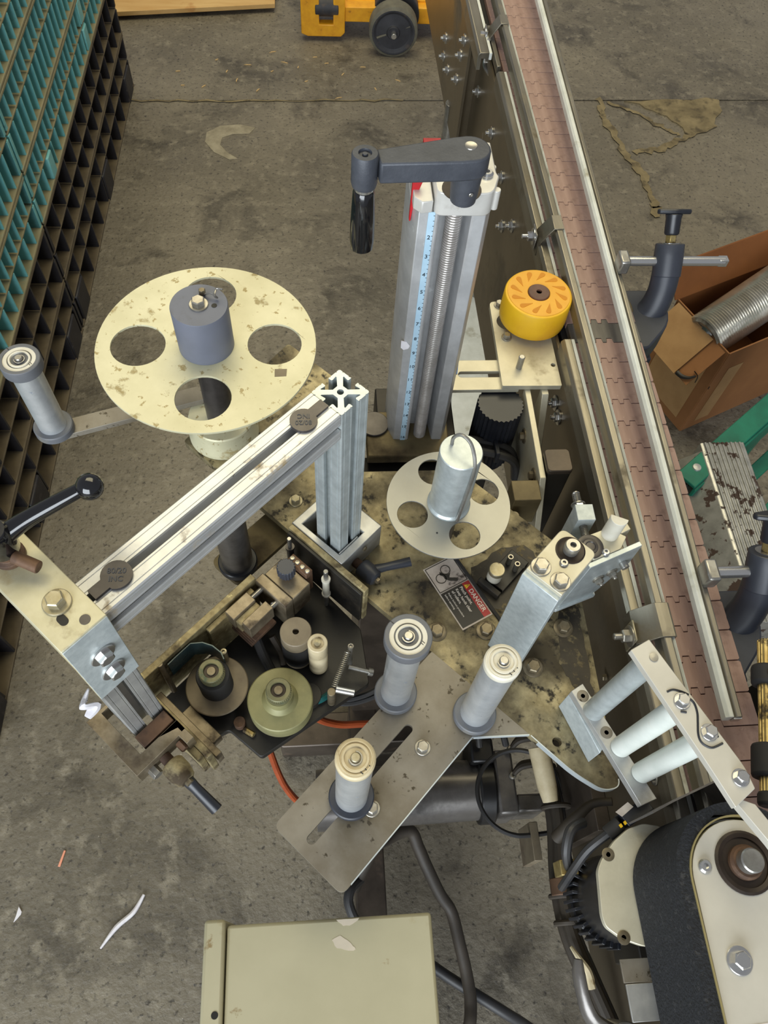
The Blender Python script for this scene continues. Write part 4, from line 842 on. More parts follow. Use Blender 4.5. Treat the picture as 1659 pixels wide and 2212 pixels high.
def ribbon(label, u, v, core_m, flange_m, r, z0, z1, zk, cone=False):
    t = thing('ribbon_reel', label, 'reel', 'L', (u, v, .838))
    part(t, 'spindle', MB().cyl((u, v, .8383), .006, z0 - .8383), 'roller_dark', 0)
    if cone:
        part(t, 'roll', MB().lathe([(r - .002, z0), (r, z0 + .0015), (r, z1 - .001), (r - .0012, z1), (.0205, z1 + .0015), (.0190, z1 + .004), (.0158, z1 + .0075), (.0152, zk - .012)], (u, v, 0), seg=64), core_m, 0)
    else:
        part(t, 'flange', MB().lathe([(r - .001, z0), (r, z0 + .0008), (r, z1 - .0008), (r - .001, z1), (.0190, z1 + .0006)], (u, v, 0), seg=64), flange_m, 0)
        part(t, 'roll', MB().lathe([(.0190, z1), (.0190, zk - .016), (.0180, zk - .0145), (.0155, zk - .0145)], (u, v, 0), seg=40), core_m, 0)
    k = part(t, 'knurled_nut', MB().lathe([(.0140, zk - .014), (.0142, zk - .0135), (.0142, zk - .009), (.0120, zk - .0085), (.0120, zk - .0075), (.0136, zk - .007), (.0138, zk - .001), (.0130, zk), (.0086, zk), (.0082, zk - .0035), (1e-5, zk - .0035)], (u, v, 0), seg=40), 'green_brass', 0)
    gb = MB()
    for i in range(40):
        a = 2 * math.pi * i / 40; gb.add([(u + rr * math.cos(a + da), v + rr * math.sin(a + da), z) for rr, da, z in ((.0136, -.04, zk - .0066), (.0136, .04, zk - .0066), (.0143, 0, zk - .0066), (.0136, -.04, zk - .0014), (.0136, .04, zk - .0014), (.0143, 0, zk - .0014))], [(0, 1, 2), (3, 5, 4), (0, 2, 5, 3), (2, 1, 4, 5)])
    part(k, 'knurling', gb, 'green_brass', 0, root=t, kind='stuff')
    part(t, 'recess_shade', MB().lathe([(.0080, zk - .0036), (.0080, zk - .0028), (.0060, zk - .0028)], (u, v, 0)), 'grease_and_recess', 0)  # dark ring paints the shade inside the hollow nut
    part(t, 'spindle_end', MB().lathe([(.0052, zk - .006), (.0052, zk - .0018), (.0046, zk - .0010), (1e-5, zk - .0010)], (u, v, 0)), 'bolt_dull', 0)
    return t
ribbon('brown flanged ribbon reel of the coder, left of the greenish one', -.2925, .1145, 'black_rubber', 'roll_brown', .0358, .8660, .8685, .9210)
ribbon('greenish thick ribbon reel of the coder with knurled nut', -.2245, .1500, 'roll_green', 'roll_green', .0370, .8560, .8820, .9160, True)
one('ribbon_film', 'dark teal ribbon film looping behind the brown ribbon reel', 'film', MB().sheet([(-.3345, .0880), (-.3350, .100), (-.3350, .1210), (-.3260, .1310), (-.3150, .1360), (-.3020, .1370), (-.2940, .1340)], .0012, .880, .9150), 'film', 'L', (-.32, .12, .90), 0)

# cables under the coder
t = thing('coder_cables', 'black cables and a green air hose coming out below the coder', 'cable', 'L', (-.2, .2, .82))
part(t, 'cable', MB().tube([(-.212, .190, .815), (-.197, .205, .808), (-.178, .224, .805), (-.163, .252, .812), (-.160, .285, .83)], .0036, 8), 'hose_black', 0)
part(t, 'cable', MB().tube([(-.212, .186, .808), (-.195, .203, .800), (-.174, .224, .797), (-.157, .255, .804), (-.154, .287, .82)], .0036, 8), 'hose_black', 0)
part(t, 'air_hose', MB().tube([(-.196, .200, .842), (-.198, .188, .845), (-.206, .178, .838), (-.222, .165, .825)], .0042, 8), 'air_green', 0, label='dark green air hose')
one('air_hose', 'orange air hose curving from the coder down behind the slotted plate', 'hose', MB().tube([(-.225, .19, .80), (-.212, .188, .74), (-.190, .208, .70), (-.168, .232, .69), (-.150, .25, .69), (-.13, .27, .70)], .0050, 10), 'air_orange', 'L', (-.18, .22, .75), 0)
one('air_hose', 'orange air hose hanging left of the slotted plate toward the floor', 'hose', MB().tube([(-.255, .150, .82), (-.258, .140, .70), (-.248, .132, .60), (-.215, .122, .52), (-.18, .128, .45), (-.12, .15, .40)], .0052, 10), 'air_orange', 'L', (-.2, .14, .6), 0)
one('cable', 'dirty brown cable hanging behind the back wall of the coder', 'cable', MB().tube([(-.352, .075, .86), (-.358, .115, .845), (-.356, .150, .850), (-.360, .185, .838), (-.352, .21, .83)], .0050, 8), 'cable_brown', 'L', (-.355, .14, .85), 0)

# ================================================================== nip station
t = thing('nip_block', 'tall silver block with bearing and two big bolts on top, right of the danger label', 'roller stand', 'L', (-.068, .39, .875))
part(t, 'top_plate', MB().prism(roundpoly([(-.0895, .3690), (-.0470, .3690), (-.0470, .4310), (-.0895, .4310)], [.001, .001, .008, .008], 6), 1.0710, 1.0800), 'alu_plate', 0.0008)
part(t, 'front_block', MB().box(-.0900, -.0465, .3640, .3780, .8765, 1.0745), 'alu_block', 0.0008)
part(t, 'rubber_roller', MB().cyl((-.0690, .4080, .905), .0185, .155, seg=40), 'black_rubber', 0.001)
part(t, 'roller_shaft', MB().cyl((-.0690, .4080, .8755), .010, .03), 'frame_dark', 0.0005)
part(t, 'bearing_ring', MB().lathe([(.0150, 1.0800), (.0150, 1.0808), (.0136, 1.0814), (.0110, 1.0806), (.0088, 1.0806)], (-.0690, .4150, 0), seg=36), 'grease_and_recess', 0)
part(t, 'shaft_end', MB().lathe([(.0078, 1.0802), (.0078, 1.0905), (.0070, 1.0920), (.0032, 1.0920), (.0032, 1.0870), (1e-5, 1.0870)], (-.0690, .4150, 0), seg=30), 'steel', 0)
socket(t, (-.0655, .3985, 1.080), r=.0046, h=.0030, hole=.0018, m='steel')
for u in (-.0800, -.0565): hexbolt(t, (u, .3795, 1.080), af=.0130, h=.0065, wash=.0102, m='bolt', spin=.4 + u * 9)

t = thing('tension_adjuster', 'square silver bar with a threaded adjusting bolt through it', 'adjuster', 'W', (.30, .43, .88))
part(t, 'bar', MB().prism(roundpoly([(.2895, .4205), (.3105, .4205), (.3105, .4415), (.2895, .4415)], .001), .865, 1.000), 'alu_block', 0.0006)
part(t, 'stud', MB().rod((.2990, .4660, .985), (.3000, .3820, .985), .0040, 16), 'steel', 0)
part(t, 'thread', MB().helix((.2990, .4655, .985), (.3000, .3830, .985), .0042, 46, .0008, 4, 10), 'steel', 0, kind='stuff')
part(t, 'lock_nut', MB().rod((.2991, .4415, .985), (.2990, .4490, .985), .0078, 6), 'chrome', 0.0005)
part(t, 'washer', MB().rod((.2991, .4490, .985), (.2991, .4502, .985), .0085, 20), 'steel', 0)
part(t, 'foot', MB().box(.270, .325, .405, .450, .846, .862), 'frame_dark', 0.0008)

t = thing('pressure_bracket', 'angled silver bracket with vertical plate and half-round pin by the chain', 'bracket', 'W', (.31, .38, .90))
A = Vector((.2935, .3665)); B2 = Vector((.3560, .3890)); dx = (B2 - A).normalized(); nr = Vector((-dx.y, dx.x))
fp = frame4((A.x, A.y, 0), (dx.x, dx.y, 0), (0, 0, 1))
W_ = (B2 - A).length
part(t, 'face_plate', MB().prism([(0, .992), (W_, 1.000), (W_ - .001, .955), (W_ * .62, .900), (W_ * .40, .884), (-.012, .884), (-.012, .900)], -.0030, .0030, xf=fp), 'alu_clean', 0.0006)
part(t, 'bearing_plate', MB().prism(roundpoly([(.2850, .3980), (.2990, .3720), (.3330, .3845), (.3430, .4000), (.3240, .4120)], [.008, .003, .002, .002, .004], 6), .9880, .9960), 'alu_plate', 0.0006)
part(t, 'bottom_plate', MB().prism([(.2650, .3680), (.2800, .3560), (.3320, .3745), (.3300, .400), (.285, .398)], .8860, .8930), 'alu_block', 0.0006)
part(t, 'rear_tab', MB().prism([(.338, .404), (.350, .4095), (.3475, .4175), (.335, .412)], .9800, .9960), 'alu_plate', 0.0006)
part(t, 'bearing_ring', MB().lathe([(.0150, .9960), (.0150, .9968), (.0128, .9974), (.0090, .9966), (.0086, .9975), (.0060, .9978), (.0050, .9968), (1e-5, .9968)], (.2985, .3885, 0), seg=36), 'roller_dark', 0)
socket(t, (.3145, .3805, .996), r=.0046, h=.0032, hole=.0018, m='chrome')
kr = [((.0140 if i % 2 else .0131) * math.cos(math.pi * i / 40), (.0140 if i % 2 else .0131) * math.sin(math.pi * i / 40)) for i in range(80)]
part(t, 'knurled_roller', MB().prism([(.2850 + p[0], .3830 + p[1]) for p in kr], .894, .9875), 'alu_clean', 0)
part(t, 'half_round_pin', MB().prism([(.3240 + .0098 * math.cos(math.radians(a)), .4040 + .0098 * math.sin(math.radians(a))) for a in range(150, 351, 12)] , .985, 1.0330), 'white_plastic', 0.0005)
for x, z, st in ((.3180, .945, .006), (.3340, .950, .006)):
    p = A + dx * ((x - A.x) / dx.x) - nr * .003; hexbolt(t, (p.x, p.y, z), (-nr.x, -nr.y, 0), af=.0092, h=.005, wash=.0072, m='bolt', stud=.004)
p = A + dx * .0515 - nr * .003; part(t, 'cap_screw', MB().rod((p.x, p.y, .968), (p.x - nr.x * .008, p.y - nr.y * .008, .968), .0048, 20), 'steel', 0.0005)

t = thing('sensor_bracket', 'oily dark bracket with small white roller between danger label and silver block', 'bracket', 'L', (-.13, .45, .88))
part(t, 'base', MB().prism([(-.1455, .4300), (-.1180, .4300), (-.1180, .4850), (-.1455, .4850)], .8755, .8830), 'coder_black', 0.0008)
part(t, 'end_bar', MB().box(-.1500, -.1180, .4190, .4260, .8755, .8860), 'coder_black', 0.0008)
part(t, 'roller', MB().lathe([(.0092, .8832), (.0092, .9000), (.0098, .9002), (.0098, .9060), (.0090, .9066), (.0028, .9066), (.0028, .902), (1e-5, .902)], (-.1380, .4370, 0), seg=36), 'white_plastic', 0)
part(t, 'roller_cap', MB().lathe([(.0099, .9004), (.0099, .9062), (.0091, .9069), (.0029, .9069)], (-.1380, .4370, 0), seg=36), 'bolt_yellow', 0)
for (u, v) in ((-.1370, .4660), (-.1250, .4640)): part(t, 'hollow_screw', MB().lathe([(.0034, .8830), (.0034, .9000), (.0022, .9000), (.0022, .8960), (1e-5, .8960)], (u, v, 0)), 'bolt', 0)
part(t, 'slot_mark', MB().prism(slot(-.1365, .4775, -.1330, .4775, .0028), .8830, .8833), 'ink_black', 0)
part(t, 'slot_mark', MB().prism(slot(-.1240, .4745, -.1205, .4745, .0028), .8830, .8833), 'ink_black', 0)

# ================================================================== spacing wheel station beyond
t = thing('wheel_bracket', 'pale aluminium bracket plate with slotted bar under the yellow wheel', 'bracket', 'W', (.31, .78, .88))
part(t, 'plate', MB().prism(roundpoly([(.2640, .7090), (.3515, .7080), (.3505, .8750), (.2660, .8750)], [.002, .002, .006, .008], 5), .8765, .8850, [circ(.345, .747, .0035, 16), circ(.2885, .833, .0165, 24)]), 'alu_plate', 0.0007)
part(t, 'slotted_bar', MB().prism([(.1750, .7090), (.2900, .7090), (.2900, .7650), (.1750, .7650)], .8700, .8765, [slot(.2090, .7380, .2700, .7380, .0055)]), 'alu_plate', 0.0006)
for p in ((.2800, .8670), (.2825, .8010)): hexbolt(t, (p[0], p[1], .885), af=.0100, h=.006, wash=.0078, m='bolt')
part(t, 'dowel_pin', MB().lathe([(.0047, .885), (.0047, .9075), (.0036, .9085), (1e-5, .9085)], (.2930, .7430, 0)), 'steel', 0)
part(t, 'gusset', MB().prism([(.560, .870), (.712, .876), (.712, .74), (.505, .74), (.505, .79)], .2985, .3070, xf=YZ), 'alu_plate', 0.0008)
part(t, 'gusset', MB().prism([(.655, .795), (.700, .876), (.712, .876), (.712, .79)], .3230, .3330, xf=YZ), 'alu_plate', 0.0008)
for (y, z) in ((.655, .835), (.580, .845)): hexbolt(t, (.2985, y, z), (-1, 0, 0), af=.011, h=.006, wash=.011, m='bolt_dull')
part(t, 'clamp_foot', MB().box(.2600, .2980, .530, .562, .800, .862), 'plate_brown', 0.001)
part(t, 'blue_tape', MB().prism([(.1850, .760), (.1990, .775), (.2060, .758), (.2020, .738), (.1900, .742)], .8770, .8776), 'blue_tape', 0)
t = thing('spacing_wheel', 'yellow polyurethane wheel with teardrop cut-outs and brown hub', 'wheel', 'W', (.3250, .8360, .89))
part(t, 'tyre', MB().lathe([(.0485, .8925), (.0500, .8945), (.0508, .905), (.0500, .9380), (.0488, .9400), (.0465, .9408), (.0220, .9412), (.0130, .9405)], (.3250, .8360, 0), seg=64), 'wheel_yellow', 0)
part(t, 'top_face', MB().lathe([(.0462, .9408), (.0460, .9418), (.0170, .9420), (.0160, .9408)], (.3250, .8360, 0), seg=64), 'wheel_top', 0)
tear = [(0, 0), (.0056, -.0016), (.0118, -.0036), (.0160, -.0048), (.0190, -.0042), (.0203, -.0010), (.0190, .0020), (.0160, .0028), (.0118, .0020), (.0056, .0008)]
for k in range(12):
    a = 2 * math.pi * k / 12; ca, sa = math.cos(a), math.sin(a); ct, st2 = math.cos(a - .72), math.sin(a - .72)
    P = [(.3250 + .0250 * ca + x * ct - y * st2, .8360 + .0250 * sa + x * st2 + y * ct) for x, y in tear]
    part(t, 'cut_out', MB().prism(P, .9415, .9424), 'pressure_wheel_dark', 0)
part(t, 'hub', MB().lathe([(.0160, .9405), (.0160, .9432), (.0150, .9440), (.0042, .9440), (.0042, .9300), (1e-5, .9300)], (.3250, .8360, 0), seg=40), 'wheel_core', 0)
part(t, 'shaft', MB().cyl((.3250, .8360, .8852), .009, .010), 'steel', 0)
t = thing('wheel_motor', 'black ribbed motor hanging under the wheel bracket, with tan wires', 'motor', 'W', (.262, .69, .80))
rb = [((.034 if i % 2 else .0315) * math.cos(math.pi * i / 30), (.034 if i % 2 else .0315) * math.sin(math.pi * i / 30)) for i in range(60)]
part(t, 'body', MB().prism([(.262 + p[0], .690 + p[1]) for p in rb], .745, .868), 'black_plastic', 0)
part(t, 'end_bell', MB().cyl((.262, .690, .735), .030, .010, seg=36), 'black_plastic', 0.002)
for k in range(2): part(t, 'wire', MB().tube([(.246 + k * .006, .665, .742), (.232 + k * .006, .64, .72), (.205 + k * .007, .60, .66)], .0042, 8), 'wire_tan', 0)
t = thing('stand_tube', 'dark square steel tube with rounded cap beside the conveyor panel', 'post', 'W', (.3255, .582, 0))
part(t, 'tube', MB().prism(rrect(.3085, .3425, .5645, .5995, .004), 0.0, .872), 'frame_dark', 0.0005)
part(t, 'end_cap', MB().prism(rrect(.3075, .3435, .5635, .6005, .006), .872, .881), 'stand_brown', 0.0014)
one('rubber_plug', 'small cream rubber plug low behind the small silver reel', 'plug', MB().lathe([(.012, .80), (.010, .83), (.006, .845), (1e-5, .847)], (.262, .517, 0)), 'old_white', 'W', (.262, .517, .80))
t = thing('wheel_cables', 'pair of black cables running past the small silver reel', 'cable', 'W', (.25, .66, .8))
for k in range(2): part(t, 'cable', MB().tube([(.12, .655 - .018 * k, .80), (.19, .665 - .018 * k, .815), (.24, .663 - .018 * k, .812), (.285, .652 - .016 * k, .80), (.296, .63, .76)], .0065, 10), 'hose_black', 0)
part(t, 'cable_tie', MB().box(.256, .262, .632, .672, .800, .824), 'black_plastic', 0.001)
one('white_channel', 'dirty white plank lying on the floor beneath the column', 'plank', MB().prism([(.33, 1.10), (.435, 1.10), (.56, 1.90), (.45, 1.90)], .002, .05), 'uhmw', 'W', (.45, 1.5, 0), .003)
one('floor_base_plate', 'grey steel base plate below the conveyor edge', 'plate', MB().box(.12, .34, .42, .66, .34, .352), 'plate_ext', 'W', (.2, .5, .346), .001)

# ================================================================== peel frame with three rollers
t = thing('web_guide', 'ladder-like aluminium guide holding one metal and two white rollers over the chain', 'guide', 'W', (.29, .2, .89))
up = roundpoly([(.2745, .2300), (.2940, .2395), (.3500, .1235), (.3535, .1060), (.3325, .0920), (.3180, .1285)], [.001, .001, .01, .001, .001, .02], 4)
part(t, 'top_bar', MB().prism(up, 1.0915, 1.1000), 'alu_plate_clean', 0.0006)
part(t, 'bottom_bar', MB().prism([(.2670, .2440), (.2815, .2520), (.3360, .1280), (.3180, .1220)], .9210, .9330), 'alu', 0.0006)
part(t, 'end_block', MB().prism([(.2670, .2440), (.2815, .2520), (.3055, .1975), (.2900, .1790)], .8762, .9205), 'alu_block', 0.0008)
def web_roller(n, x, y, x2, y2, r, m, z0, z1, r2=None):
    part(t, n, MB().rod((x, y, z0), (x2, y2, z1), r, 32, r2), m, 0.0008)
web_roller('metal_roller', .2870, .2210, .2930, .2215, .0112, 'alu_clean', .9335, 1.0912)
web_roller('white_roller', .3090, .1815, .3110, .1790, .0108, 'translucent_white', .9335, 1.0912)
web_roller('white_roller', .3255, .1545, .3280, .1510, .0108, 'translucent_white', .9335, 1.0912)
part(t, 'pin_end', MB().lathe([(.0040, 1.100), (.0040, 1.1012), (1e-5, 1.1014)], (.2940, .2220, 0)), 'steel', 0)
for p in ((.3095, .1815), (.3265, .1535), (.3430, .1150)): hexbolt(t, (p[0], p[1], 1.100), af=.0098, h=.0058, wash=.0075, m='chrome', spin=random.uniform(0, 1))
for p in ((.2790, .2380), (.2970, .1975)): part(t, 'countersunk_screw', MB().lathe([(.0066, .9330), (.0066, .9333), (.0060, .9335), (.0024, .9335), (.0024, .9320), (1e-5, .9320)], (p[0], p[1], 0)), 'plate_ext', 0)
zm = 1.1003; R7 = .0010
def mkp(l): return [(x, y, zm) for x, y in l]
mk = MB().tube(mkp([(.2985, .1905), (.3042, .1921), (.3115, .1900), (.3172, .1868)]), R7, 6)
mk.tube(mkp([(.3099, .1890), (.3160, .1843), (.3200, .1794), (.3207, .1709), (.3189, .1623), (.3167, .1527), (.3172, .1467), (.3205, .1427), (.3263, .1408), (.3360, .1440)]), R7, 6)
mk.tube(mkp([(.3063, .1726), (.3112, .1716)]), R7, 6); mk.tube(mkp([(.3300, .1490), (.3338, .1500)]), R7, 6)
part(t, 'marker_line', mk, 'ink', 0, label='wavy black marker line')
part(t, 'lower_tab', MB().prism([(.3350, .1030), (.3545, .0950), (.3740, .0600), (.3800, .0420), (.3660, .0480), (.3580, .0640)], 1.0800, 1.0910), 'alu_plate_clean', 0.0006)
t = thing('baffle_sheet', 'dark grey sheet metal baffle under the end of the web guide', 'sheet', 'W', (.35, .12, .9))
part(t, 'sheet', MB().sheet([(.3080, .1080), (.3300, .1170), (.3820, .1350), (.3960, .1050)], .002, .890, .985), 'pipe_grey', 0)
t = thing('photo_sensor', 'black photo sensor with yellow marks and grey cable under the web guide', 'sensor', 'W', (.31, .11, .92))
part(t, 'body', MB().prism([(.3000, .1180), (.3080, .1050), (.3380, .1210), (.3310, .1330)], .895, .915), 'black_plastic', 0.001)
part(t, 'gland', MB().rod((.3020, .1100, .905), (.2880, .1010, .900), .0078, 16), 'black_rubber', 0.0006)
for k in range(2): part(t, 'yellow_mark', MB().prism([(.2975 + .005 * k, .1075 + .0025 * k), (.2990 + .005 * k, .1045 + .0025 * k), (.3010 + .005 * k, .1058 + .0025 * k), (.2995 + .005 * k, .1088 + .0025 * k)], .9128, .9155), 'yellow_mark', 0)
part(t, 'label', MB().prism([(.2960, .1200), (.3020, .1150), (.3160, .1240), (.3110, .1290)], .9152, .9158), 'sign_white', 0)
part(t, 'cable', MB().tube([(.3350, .1480, .80), (.3130, .1480, .79), (.2900, .1320, .78), (.2750, .1180, .75)], [.0048, .0052, .0075, .0080], 12), 'cable_brown', 0)
part(t, 'cable', MB().tube([(.290, .102, .899), (.272, .090, .88), (.262, .075, .85), (.258, .06, .80)], .0048, 8), 'hose_black', 0)

# ================================================================== wrap belt head
t = thing('wrap_belt', 'black foam wrap belt with pale top plate at the lower right', 'belt', 'W', (.36, 0, .93))
def loop(cx, y1, y2, r, n=28):
    o = [(cx + r * math.cos(math.pi * i / n), y1 + r * math.sin(math.pi * i / n)) for i in range(n + 1)]
    return o + [(cx + r * math.cos(math.pi + math.pi * i / n), y2 + r * math.sin(math.pi + math.pi * i / n)) for i in range(n + 1)]
CX, CY = .3600, .0440
part(t, 'foam_belt', MB().prism(loop(CX, CY, -.34, .0625), .9200, 1.0340, [loop(CX, CY, -.34, .0510)]), 'foam_black', 0.0012)
part(t, 'belt_backing', MB().prism(loop(CX, CY, -.34, .0512), .9200, 1.0355, [loop(CX, CY, -.34, .0498)]), 'belt_cord', 0)
part(t, 'pulley', MB().lathe([(.0495, .925), (.0495, 1.0180), (.0470, 1.0200), (.0150, 1.0200)], (CX, CY, 0), seg=56), 'roller_dark', 0)
part(t, 'pulley_rim', MB().lathe([(.0496, 1.0165), (.0496, 1.0215), (.0480, 1.0215), (.0480, 1.0165)], (CX, CY, 0), seg=56), 'steel', 0)
pp = [(CX + .0475 * math.cos(math.radians(a)), CY + .0475 * math.sin(math.radians(a))) for a in range(0, 181, 8)]
part(t, 'top_plate', MB().prism(pp + [(CX - .0500, -.30), (CX + .0475, -.30)], 1.0235, 1.0320, [circ(CX + .001, CY + .012, .0250, 36)]), 'alu_plate_clean', 0.0008)
part(t, 'bearing_seat', MB().lathe([(.0262, 1.0318), (.0262, 1.0334), (.0240, 1.0344), (.0205, 1.0336), (.0190, 1.0250), (.0155, 1.0255), (.0150, 1.0230), (.0120, 1.0230)], (CX + .001, CY + .012, 0), seg=44), 'grease_and_recess', 0)
part(t, 'shaft_collar', MB().lathe([(.0145, 1.0235), (.0145, 1.0360), (.0125, 1.0385), (.0105, 1.0385)], (CX + .001, CY + .012, 0), seg=36), 'rust_steel', 0)
part(t, 'shaft', MB().lathe([(.0102, 1.024), (.0102, 1.0480), (.0090, 1.0492), (1e-5, 1.0492)], (CX + .001, CY + .012, 0), seg=36), 'steel', 0)
for sx in (-1, 1): socket(t, (CX + .001 + sx * .0365, CY + .0110, 1.032), r=.0060, h=.0038, hole=.0024, m='chrome')
hexbolt(t, (.3345, -.0170, 1.032), af=.0128, h=.0068, wash=.0110, m='chrome', spin=.2)
lb = part(t, 'sticker', MB().prism([(.3235, -.062), (.3560, -.0605), (.3560, -.090), (.3235, -.0915)], 1.0320, 1.0324), 'label_white', 0)
for k in range(6): part(lb, 'sticker_line', MB().box(.3255 + .004 * k, .3282 + .004 * k, -.0672, -.0652, 1.0324, 1.0326), 'label_purple', 0, root=t)
part(t, 'sticker_line', MB().box(.3255, .355, -.0715, -.0705, 1.0324, 1.0326), 'label_purple', 0)
part(t, 'inner_frame', MB().box(.3160, .4050, -.29, -.005, .930, 1.000), 'frame_dark', 0.001)
part(t, 'cross_tube', MB().rod((.312, .000, .985), (.322, .001, .985), .010, 12), 'stainless', 0.0005)
t = thing('belt_motor', 'black motor under a crescent aluminium plate left of the wrap belt', 'motor', 'W', (.29, .05, .86))
cres = [(.3400, .1040), (.3220, .1075), (.3050, .1030), (.2880, .0920), (.2720, .0760), (.2660, .0660), (.2620, .0260), (.2640, .0160), (.2780, .0050), (.2960, -.0020), (.310, -.004), (.330, .03), (.345, .06)]
part(t, 'mount_plate', MB().prism(roundpoly(cres, .004), .9080, .9165), 'alu_plate', 0.0007)
for p in ((.2795, .0800), (.2795, .0060)): part(t, 'countersunk_screw', MB().lathe([(.0064, .9165), (.0064, .9169), (.0058, .9171), (.0024, .9171), (.0024, .9155), (1e-5, .9155)], (p[0], p[1], 0)), 'bolt_dull', 0)
part(t, 'body', MB().lathe([(.042, .80), (.044, .806), (.044, .895), (.041, .906)], (.3100, .0450, 0), seg=56), 'motor_black', 0)
part(t, 'end_bell', MB().lathe([(.034, .785), (.0455, .788), (.0455, .802), (.043, .804)], (.3100, .0450, 0), seg=48), 'motor_black', 0)
for k in range(14):
    a = math.radians(130 + k * 10); part(t, 'cooling_fin', MB().prism([(.3100 + rr * math.cos(a + da), .0450 + rr * math.sin(a + da)) for rr, da in ((.042, -.040), (.0500, -.035), (.0500, .035), (.042, .040))], .790, .830), 'black_plastic', 0.0006)
part(t, 'junction_block', MB().box(.2520, .2720, .0700, .0860, .800, .830), 'brass', 0.001)
part(t, 'cable', MB().tube([(.262, .078, .83), (.256, .092, .85), (.262, .112, .86), (.280, .120, .85)], .0058, 10), 'hose_black', 0)
part(t, 'mount_bracket', MB().box(.335, .3600, -.02, .05, .70, .79), 'frame_dark', 0.002)
t = thing('cast_lever', 'cast grey clamp lever at the bottom of the photo left of the wrap belt', 'lever', 'W', (.26, -.04, .80))
part(t, 'handle', MB().tube([(.2540, -.0100, .835), (.2530, -.0240, .832), (.2560, -.0450, .826), (.2640, -.0640, .818), (.2840, -.0800, .812)], [.0050, .0076, .0078, .0100, .0150], 14, flat=.6), 'pipe_grey', 0)
part(t, 'handle_hub', MB().cyl((.293, -.084, .78), .017, .05, seg=30), 'steel', 0.001)
one('guard_plate', 'upper of two small grey square plates beside the wrap belt', 'plate', MB().box(.2785, .310, -.0320, -.0120, .8930, .8960), 'plate_ext', 'W', (.29, -.02, .894), .0004)
one('guard_plate', 'lower of two small grey square plates beside the wrap belt', 'plate', MB().box(.2800, .312, -.0640, -.0330, .8930, .8960), 'alu', 'W', (.29, -.05, .894), .0004)

# cable bundle and hoses between head and conveyor
t = thing('cable_bundle', 'thick dirty cable bundle with ties hanging left of the black motor', 'cable', 'W', (.31, .1, .6))
bp = [(.300, .240, .62), (.312, .200, .60), (.313, .154, .60), (.305, .083, .60), (.307, .021, .60), (.322, -.033, .60), (.340, -.090, .60), (.36, -.16, .6)]
for dx_, dz_, m in ((0, 0, 'cable_brown'), (.011, .004, 'hose_black'), (.005, .012, 'cable_brown')):
    part(t, 'cable', MB().tube([(p[0] + dx_, p[1], p[2] + dz_) for p in bp], .0085, 10), m, 0)
for y, x in ((.062, .306), (.030, .3075), (.175, .314)): part(t, 'tie_wrap', MB().tube([(x + .006 + .0185 * math.cos(a), y, .606 + .017 * math.sin(a)) for a in [2 * math.pi * i / 14 for i in range(15)]], .0038, 8, smooth=False), 'cable_brown', 0)
part(t, 'plug', MB().rod((.306, .083, .618), (.306, .062, .618), .014, 16), 'rust_steel', 0.001)
part(t, 'white_tie', MB().tube([(.305, .002, .625), (.312, -.012, .63), (.322, -.026, .62), (.326, -.045, .615)], [.002, .004, .006, .007], 8), 'old_white', 0)
t = thing('stand_boards', 'cream board strips standing behind the cable bundle', 'board', 'W', (.31, .13, .5))
part(t, 'board', MB().box(.292, .304, .112, .165, .47, .55), 'roll_brown', 0.001)
one('torn_sleeve', 'torn cream plastic sleeve hanging under the mounting plate tip', 'tube', MB().lathe([(.010, 0), (.013, .02), (.014, .07)], (.292, .170, .685), (-.12, .95, .2), 24), 'old_white', 'W', (.29, .2, .69), 0)

# stand below the head
t = thing('machine_stand', 'dark tubular stand with collar and hose clamps below the slotted plate', 'stand', 'W', (.2, .23, 0))
part(t, 'cross_tube', MB().rod((-.02, .228, .45), (.252, .232, .45), .0465, 48), 'pipe_grey', 0.001)
part(t, 'collar', MB().rod((.236, .232, .45), (.262, .232, .45), .0540, 48), 'motor_black', 0.003)
part(t, 'end_block', MB().box(.262, .292, .185, .282, .40, .50), 'pipe_grey', 0.004)
part(t, 'end_block', MB().box(.292, .335, .188, .215, .41, .49), 'pipe_grey', 0.004)
part(t, 'upper_block', MB().box(.225, .262, .262, .300, .43, .510), 'motor_black', 0.004)
for (y, zz) in ((.245, .505), (.283, .515)):
    part(t, 'hose_clamp', MB().tube([(.292, y, zz), (.303, y + .008, zz + .012), (.330, y + .009, zz + .014), (.352, y + .004, zz + .008)], [.008, .012, .012, .010], 10, flat=.55), 'cable_brown', 0)
    socket(t, (.288, y - .004, zz - .004), r=.006, h=.005, m='bolt')
part(t, 'upright', MB().box(.05, .12, .44, .56, .0, .80), 'stand_brown', 0.003)
part(t, 'upright', MB().box(-.01, .05, .205, .255, .0, .41), 'stand_brown', 0.003)
part(t, 'base_leg', MB().prism(rrect(.043, .098, -.25, .46, .008), .09, .20), 'stand_brown', 0.003)
part(t, 'base_leg', MB().prism(rrect(-.10, .30, .40, .47, .008), .0, .09), 'stand_brown', 0.003)
part(t, 'strap_plate', MB().box(.03, .25, .262, .300, .40, .430), 'pipe_grey', 0.002)
LC = []
for i in range(22):
    a = math.radians(-75 - i * 14.0); LC.append((.282 + .062 * math.cos(a), .207 + .060 * math.sin(a), .545 + .001 * i))
one('looped_hose', 'thin black hose looped in a big circle in front of the stand collar', 'hose', MB().tube([(.40, .150, .53), (.36, .158, .535), (.325, .150, .54)] + LC[1:], .0035, 8, 3), 'hose_black', 'W', (.28, .2, .55), 0)
one('hose_bend', 'black U-shaped hose above the stand collar', 'hose', MB().tube([(.238, .285, .52), (.236, .305, .545), (.250, .318, .555), (.268, .305, .55), (.280, .285, .52)], .0055, 10), 'hose_black', 'W', (.25, .3, .53), 0)
